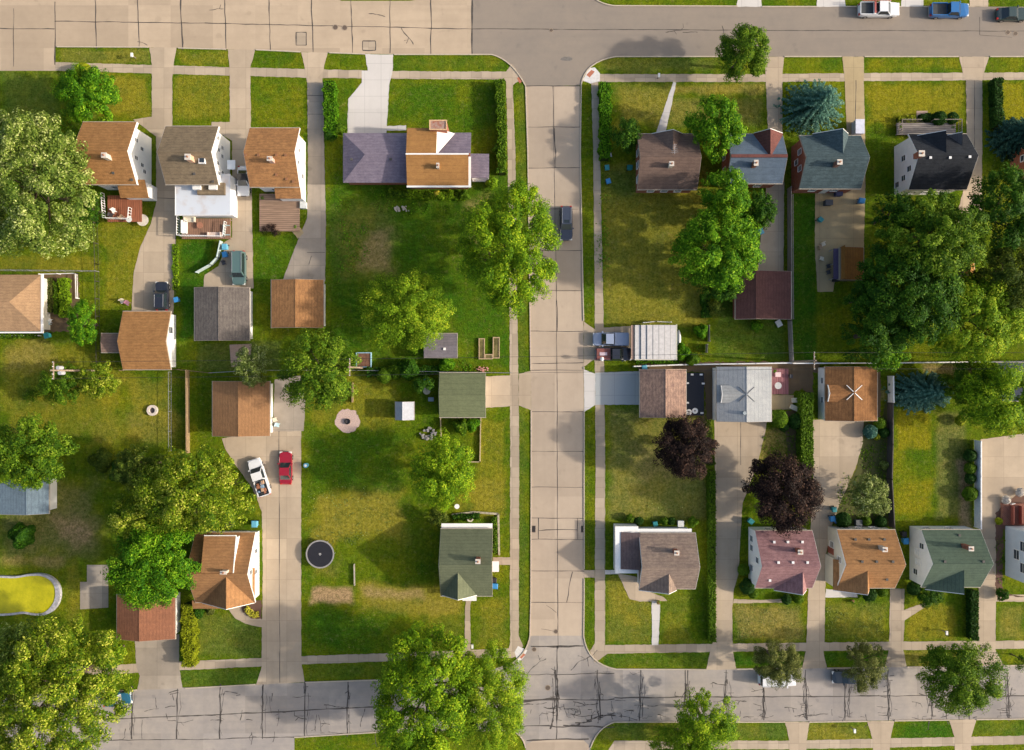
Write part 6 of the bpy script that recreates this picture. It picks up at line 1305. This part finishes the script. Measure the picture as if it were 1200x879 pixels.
# bushes
for px, py, r, kd, lb in ((913.5,491,10.5,'hedge','large clipped round bush near the pale grey garage'),(934,494,9,'dhedge','darker clipped bush next to the large clipped bush'),(919,500,6,'dhedge','small clipped bush below the large clipped bush'),
    (1021,506,8,'spruce','teal round bush below the rusty brown garage'),(1032,496,7,'hedge','green round bush right of the teal bush'),(1028,512,4,'yhedge','tiny golden bush below the teal bush'),(1037,507,6,'dhedge','dark round bush by the dark fence'),
    (989,610,9,'dhedge','clipped round bush beside the blue bins'),(1016,611,5.5,'hedge','small round bush north of the cream cottage'),(1033,612,7,'dhedge','dark round bush at the corner of the cream cottage'),
    (1138,534,7.5,'dhedge','topmost clipped bush along the white vinyl fence'),(1138,549,7,'hedge','second clipped bush from the top along the white vinyl fence'),(1138,561,6.5,'dhedge','third clipped bush from the top along the white vinyl fence'),(1138,579,8.5,'hedge','lowest clipped bush along the white vinyl fence'),
    (1037,545,5,'grey','pale bush against the dark fence above the grey-green tree'),(1176,697,7,'deep','dark round bush at the corner of the pale blue house'),(1180,586,5,'white','left white-flowering bush by the brick terrace'),(1196,577,5,'white','right white-flowering bush by the brick terrace'),
    (1171,611,4,'yhedge','golden bush at the foot of the brick terrace'),(877,688,9,'dhedge','dark bush left of the rose-roofed cottage'),(872,668,7,'hedge','green bush by the left wall of the rose-roofed cottage'),(883,696,6,'hedge','round bush at the front corner of the rose-roofed cottage'),(922,703,6,'dhedge','dark bush in front of the rose-roofed gable'),(936,702,6,'hedge','bright bush in front of the rose-roofed gable'),
    (738,608,5,'mid','leftmost of the little shrubs behind the grey-beige cottage'),(749,611,5,'dhedge','second little shrub behind the grey-beige cottage'),(779,611,4.5,'mid','middle little shrub behind the grey-beige cottage'),(787,611,4.5,'dhedge','fourth little shrub behind the grey-beige cottage'),(812,612,6,'mid','rightmost shrub behind the grey-beige cottage'),
    (1020,697,8,'dhedge','dark bush at the porch of the cream cottage'),(1035,694,6,'hedge','bright bush right of the cream cottage porch'),(1072,690,8,'dhedge','dark bush at the left front of the green-roofed cottage'),
    (450,440,9,'hedge','bush on the wire fence left of the white shed'),(478,432,12,'deep','dark bush on the wire fence above the white shed'),(523,426,9,'fresh','bright bush between the purple-grey shed and moss green garage'),(464,434,9,'mid','mid green bush on the wire fence'),
    (540,500,9,'mid','green bush inside the wooden garden edging'),(553,498,8,'fresh','bright bush inside the wooden garden edging'),(826,436,4,'olive','x') ,
    (228,640,1,'mid','x'),(398,151,7,'mid','bush at the left corner of the lilac roof'),(386,158,7,'deep','dark bush by the grey drive near the lilac roof'),
    (584,176,7,'mid','bush on the right end of the amber-roofed house'),(577,214,7,'yellowgreen','yellowish bush below the porch of the amber-roofed house'),(528,226,4,'yellowgreen','left golden bush against the brick wall'),(512,227,4,'flower','yellow blossom bush against the brick wall'),(544,228,6,'mid','green bush against the brick wall'),
    (740,640,1,'mid','x'),(96,82,9,'yhedge','golden shrub above the dense rounded tree'),(350,163,5,'yhedge','golden bush right of the orange-roofed house'),(822,388,8,'fresh','bright bush near the short grey fence'),(800,412,9,'fresh','bright shrub right of the carport'),(812,420,8,'mid','green shrub beside the white rail fence'),(887,381,7,'fresh','leafy shrub below the maroon garage'),
    (80,500,1,'mid','x'),(255,352,1,'mid','x'),(232,718,7,'deep','dark shrub in front of the amber-roofed house'),(246,716,5,'brownish','brownish shrub in front of the amber-roofed house'),
    (118,540,13,'olive','olive bush between left-edge tree and dark olive tree'),(140,552,12,'deep','dark bush left of the dark olive tree'),(25,628,14,'deep','dark bush on the shaded lawn below the slate blue garage'),(845,346,1,'mid','x'),(1126,493,6,'yhedge','golden bush in the shade of the right-hand trees'),
    (890,540,5,'hedge','x'),(1080,137,9,'dhedge','x'),(1102,138,8,'dhedge','dark clipped bush left of the front porch rail'),(1117,138,7,'dhedge','dark clipped bush right end of the front porch'),(833,552,1,'x','x'),(829,560,1,'x','x')):
    if lb == 'x' or r < 2: continue
    bush(px, py, r, kd, lb, leaf=.13 if r < 8 else .16)
for a_ in POTS: pot(a_[0],a_[1],a_[2],plain('rust_pot',(.32,.14,.08)),a_[3])
# hedges
hedge([(585,94),(587,130),(588,165),(588,203)], 9, 1.7, 'mid', 'tall ragged hedge between the upper lawn and the left footpath')
hedge([(709,97),(710,140),(709,186)], 12, 1.6, 'fresh', 'ragged green hedge beside the right footpath')
hedge([(386,95),(387,125),(388,160)], 13, 1.3, 'fresh', 'green planting strip between grey drive and pale drive')
hedge([(945,460),(945,553)], 13, 2.2, 'hedge', 'tall bright clipped hedge between the two long right drives',ragged=.05)
hedge([(834,552),(834.5,752)], 7.5, 1.2, 'hedge', 'long thin clipped hedge beside the drive of the rose-roofed cottage',ragged=.04)
hedge([(221,708),(221.5,781)], 13, 1.6, 'yhedge', 'golden yellow hedge beside the low red-brown garage')
hedge([(1141,692),(1141.5,750)], 8, 1.3, 'dhedge', 'dark clipped hedge beside the flared right drive',ragged=.05)
hedge([(1169,92),(1170,148)], 8, 1.6, 'dhedge', 'dark hedge on the bright yellow lawn at the upper right',ragged=.1)
hedge([(1171,95),(1171,146)], 4, 1.2, 'mid', 'x') if False else None
hedge([(1052,140),(1073,139)], 5, .7, 'yhedge', 'low golden planting along the grey front porch')
hedge([(1078,137),(1098,137)], 6, .9, 'dhedge', 'dark low hedge along the grey front porch')
hedge([(430,436),(480,437),(515,433)], 10, 1.0, 'deep', 'dark overgrown hedge on the wire fence behind the white shed')
hedge([(745,423.5),(795,423.5)], 4, .5, 'fresh', 'low green strip along the white rail fence below the carport')
hedge([(826,345),(828,372)], 8, 1.0, 'deep', 'dark undergrowth left of the maroon garage')
hedge([(-20,393.5),(44,393)], 5, .6, 'mid', 'low green border along the front of the left-edge house')
hedge([(56,326),(58,366)], 10, .7, 'brownish', 'tan-leaved vegetable row beside the left-edge house'); hedge([(74,326),(76,372)], 9, 1.0, 'yellowgreen', 'yellow-green vegetable row in the fenced garden'); hedge([(66,330),(66,368)], 4, .8, 'mid', 'green bean row between the vegetable rows')
hedge([(205,286),(206,340)], 6, .3, 'yellowgreen', 'weedy yellowish strip right of the curved drive')
hedge([(829,492),(834,545)], 7, .6, 'olive', 'olive planting strip beside the upper purple tree')
hedge([(288,712),(296,721),(303,720)], 5, .35, 'flower', 'yellow flowers in the mulch bed beside the long drive')
hedge([(530,606),(562,605)], 5, .6, 'deep', 'dark planting behind the rear wall of the green cottage')
hedge([(476,228),(500,229),(545,230)], 7, .7, 'yellowgreen', 'yellow-green border along the brick wall')
hedge([(455,226),(476,228)], 7, .6, 'mid', 'green border below the lilac roof')
hedge([(579,606),(580,648)], 5, .5, 'mid', 'low planting inside the stone edging')
# stuff: weeds
rng = np.random.default_rng(5)
def weeds(label_kind, rects, dens, size, mat, name, hgt=.18):
    Cs = []
    for x0,y0,x1,y1 in rects:
        A, B = W(x0,y1), W(x1,y0); n = int((B.x-A.x)*(B.y-A.y)*dens); cx_ = rng.uniform(A.x,B.x,max(3,n//9)); cy_ = rng.uniform(A.y,B.y,max(3,n//9)); i = rng.integers(0,len(cx_),n)
        Cs.append(np.stack([cx_[i]+rng.normal(0,.35,n), cy_[i]+rng.normal(0,.35,n), rng.uniform(.03,hgt,n)],1))
    C = np.concatenate(Cs); o = leaves_mesh(name, C, unit(rng.normal(size=C.shape)*.6+[0,0,1]), size, .5+rng.normal(0,.2,len(C)), mat); tag(o, kind='stuff'); return o
weeds('', [(408,260,430,320),(440,222,500,250),(395,235,410,330),(70,130,95,160),(356,440,372,470),(500,425,560,436),(795,405,826,425),(700,230,712,330)], 12, .12, LEAF['fresh'], 'weed_patches')
weeds('', [(862,708,942,750),(968,706,1040,750),(362,570,460,640),(735,590,820,604)], 5, .09, LEAF['grey'], 'clover_patches', .08)
weeds('', [(985,560,1038,612),(895,505,938,545),(1012,500,1040,560),(1168,630,1175,690)], 16, .12, LEAF['mid'], 'ground_cover')

# ------------------------------------------------------------------ camera and light
cam = bpy.data.cameras.new('camera'); co = bpy.data.objects.new('camera', cam); COL.objects.link(co)
co.location = (0, 0, H); co.rotation_euler = (0, 0, 0); cam.sensor_width = 36; cam.lens = 36*H/(1200*S); cam.clip_end = 5000; cam.clip_start = 1
sc.camera = co
EL, AZ = R(25.5), R(-4)          # sun height; direction it stands in, from +x (east)
w = bpy.data.worlds.new('World'); sc.world = w; w.use_nodes = True; nt = w.node_tree
sky = nt.nodes.new('ShaderNodeTexSky'); sky.sky_type = 'NISHITA'; sky.sun_disc = False; sky.sun_elevation = EL; sky.sun_rotation = math.pi/2-AZ
sky.dust_density = 4.0; sky.ozone_density = .4; sky.air_density = 1.1; nt.links.new(sky.outputs[0], nt.nodes['Background'].inputs['Color']); nt.nodes['Background'].inputs['Strength'].default_value = .15
sun = bpy.data.lights.new('sun', 'SUN'); so = bpy.data.objects.new('sun', sun); COL.objects.link(so); sun.energy = 3.2; sun.angle = R(1.5); sun.color = (1, .90, .77)
so.rotation_euler = Vector((math.cos(EL)*math.cos(AZ), math.cos(EL)*math.sin(AZ), math.sin(EL))).to_track_quat('Z', 'Y').to_euler()
vs = sc.view_settings; vs.view_transform = 'Standard'; vs.look = 'None'; vs.gamma = 1; vs.use_curve_mapping = False; vs.exposure = .57
for nm, ob in (('camera', co), ('sun', so)): ob.name = nm
sc.cycles.max_bounces = 5; sc.cycles.transparent_max_bounces = 4
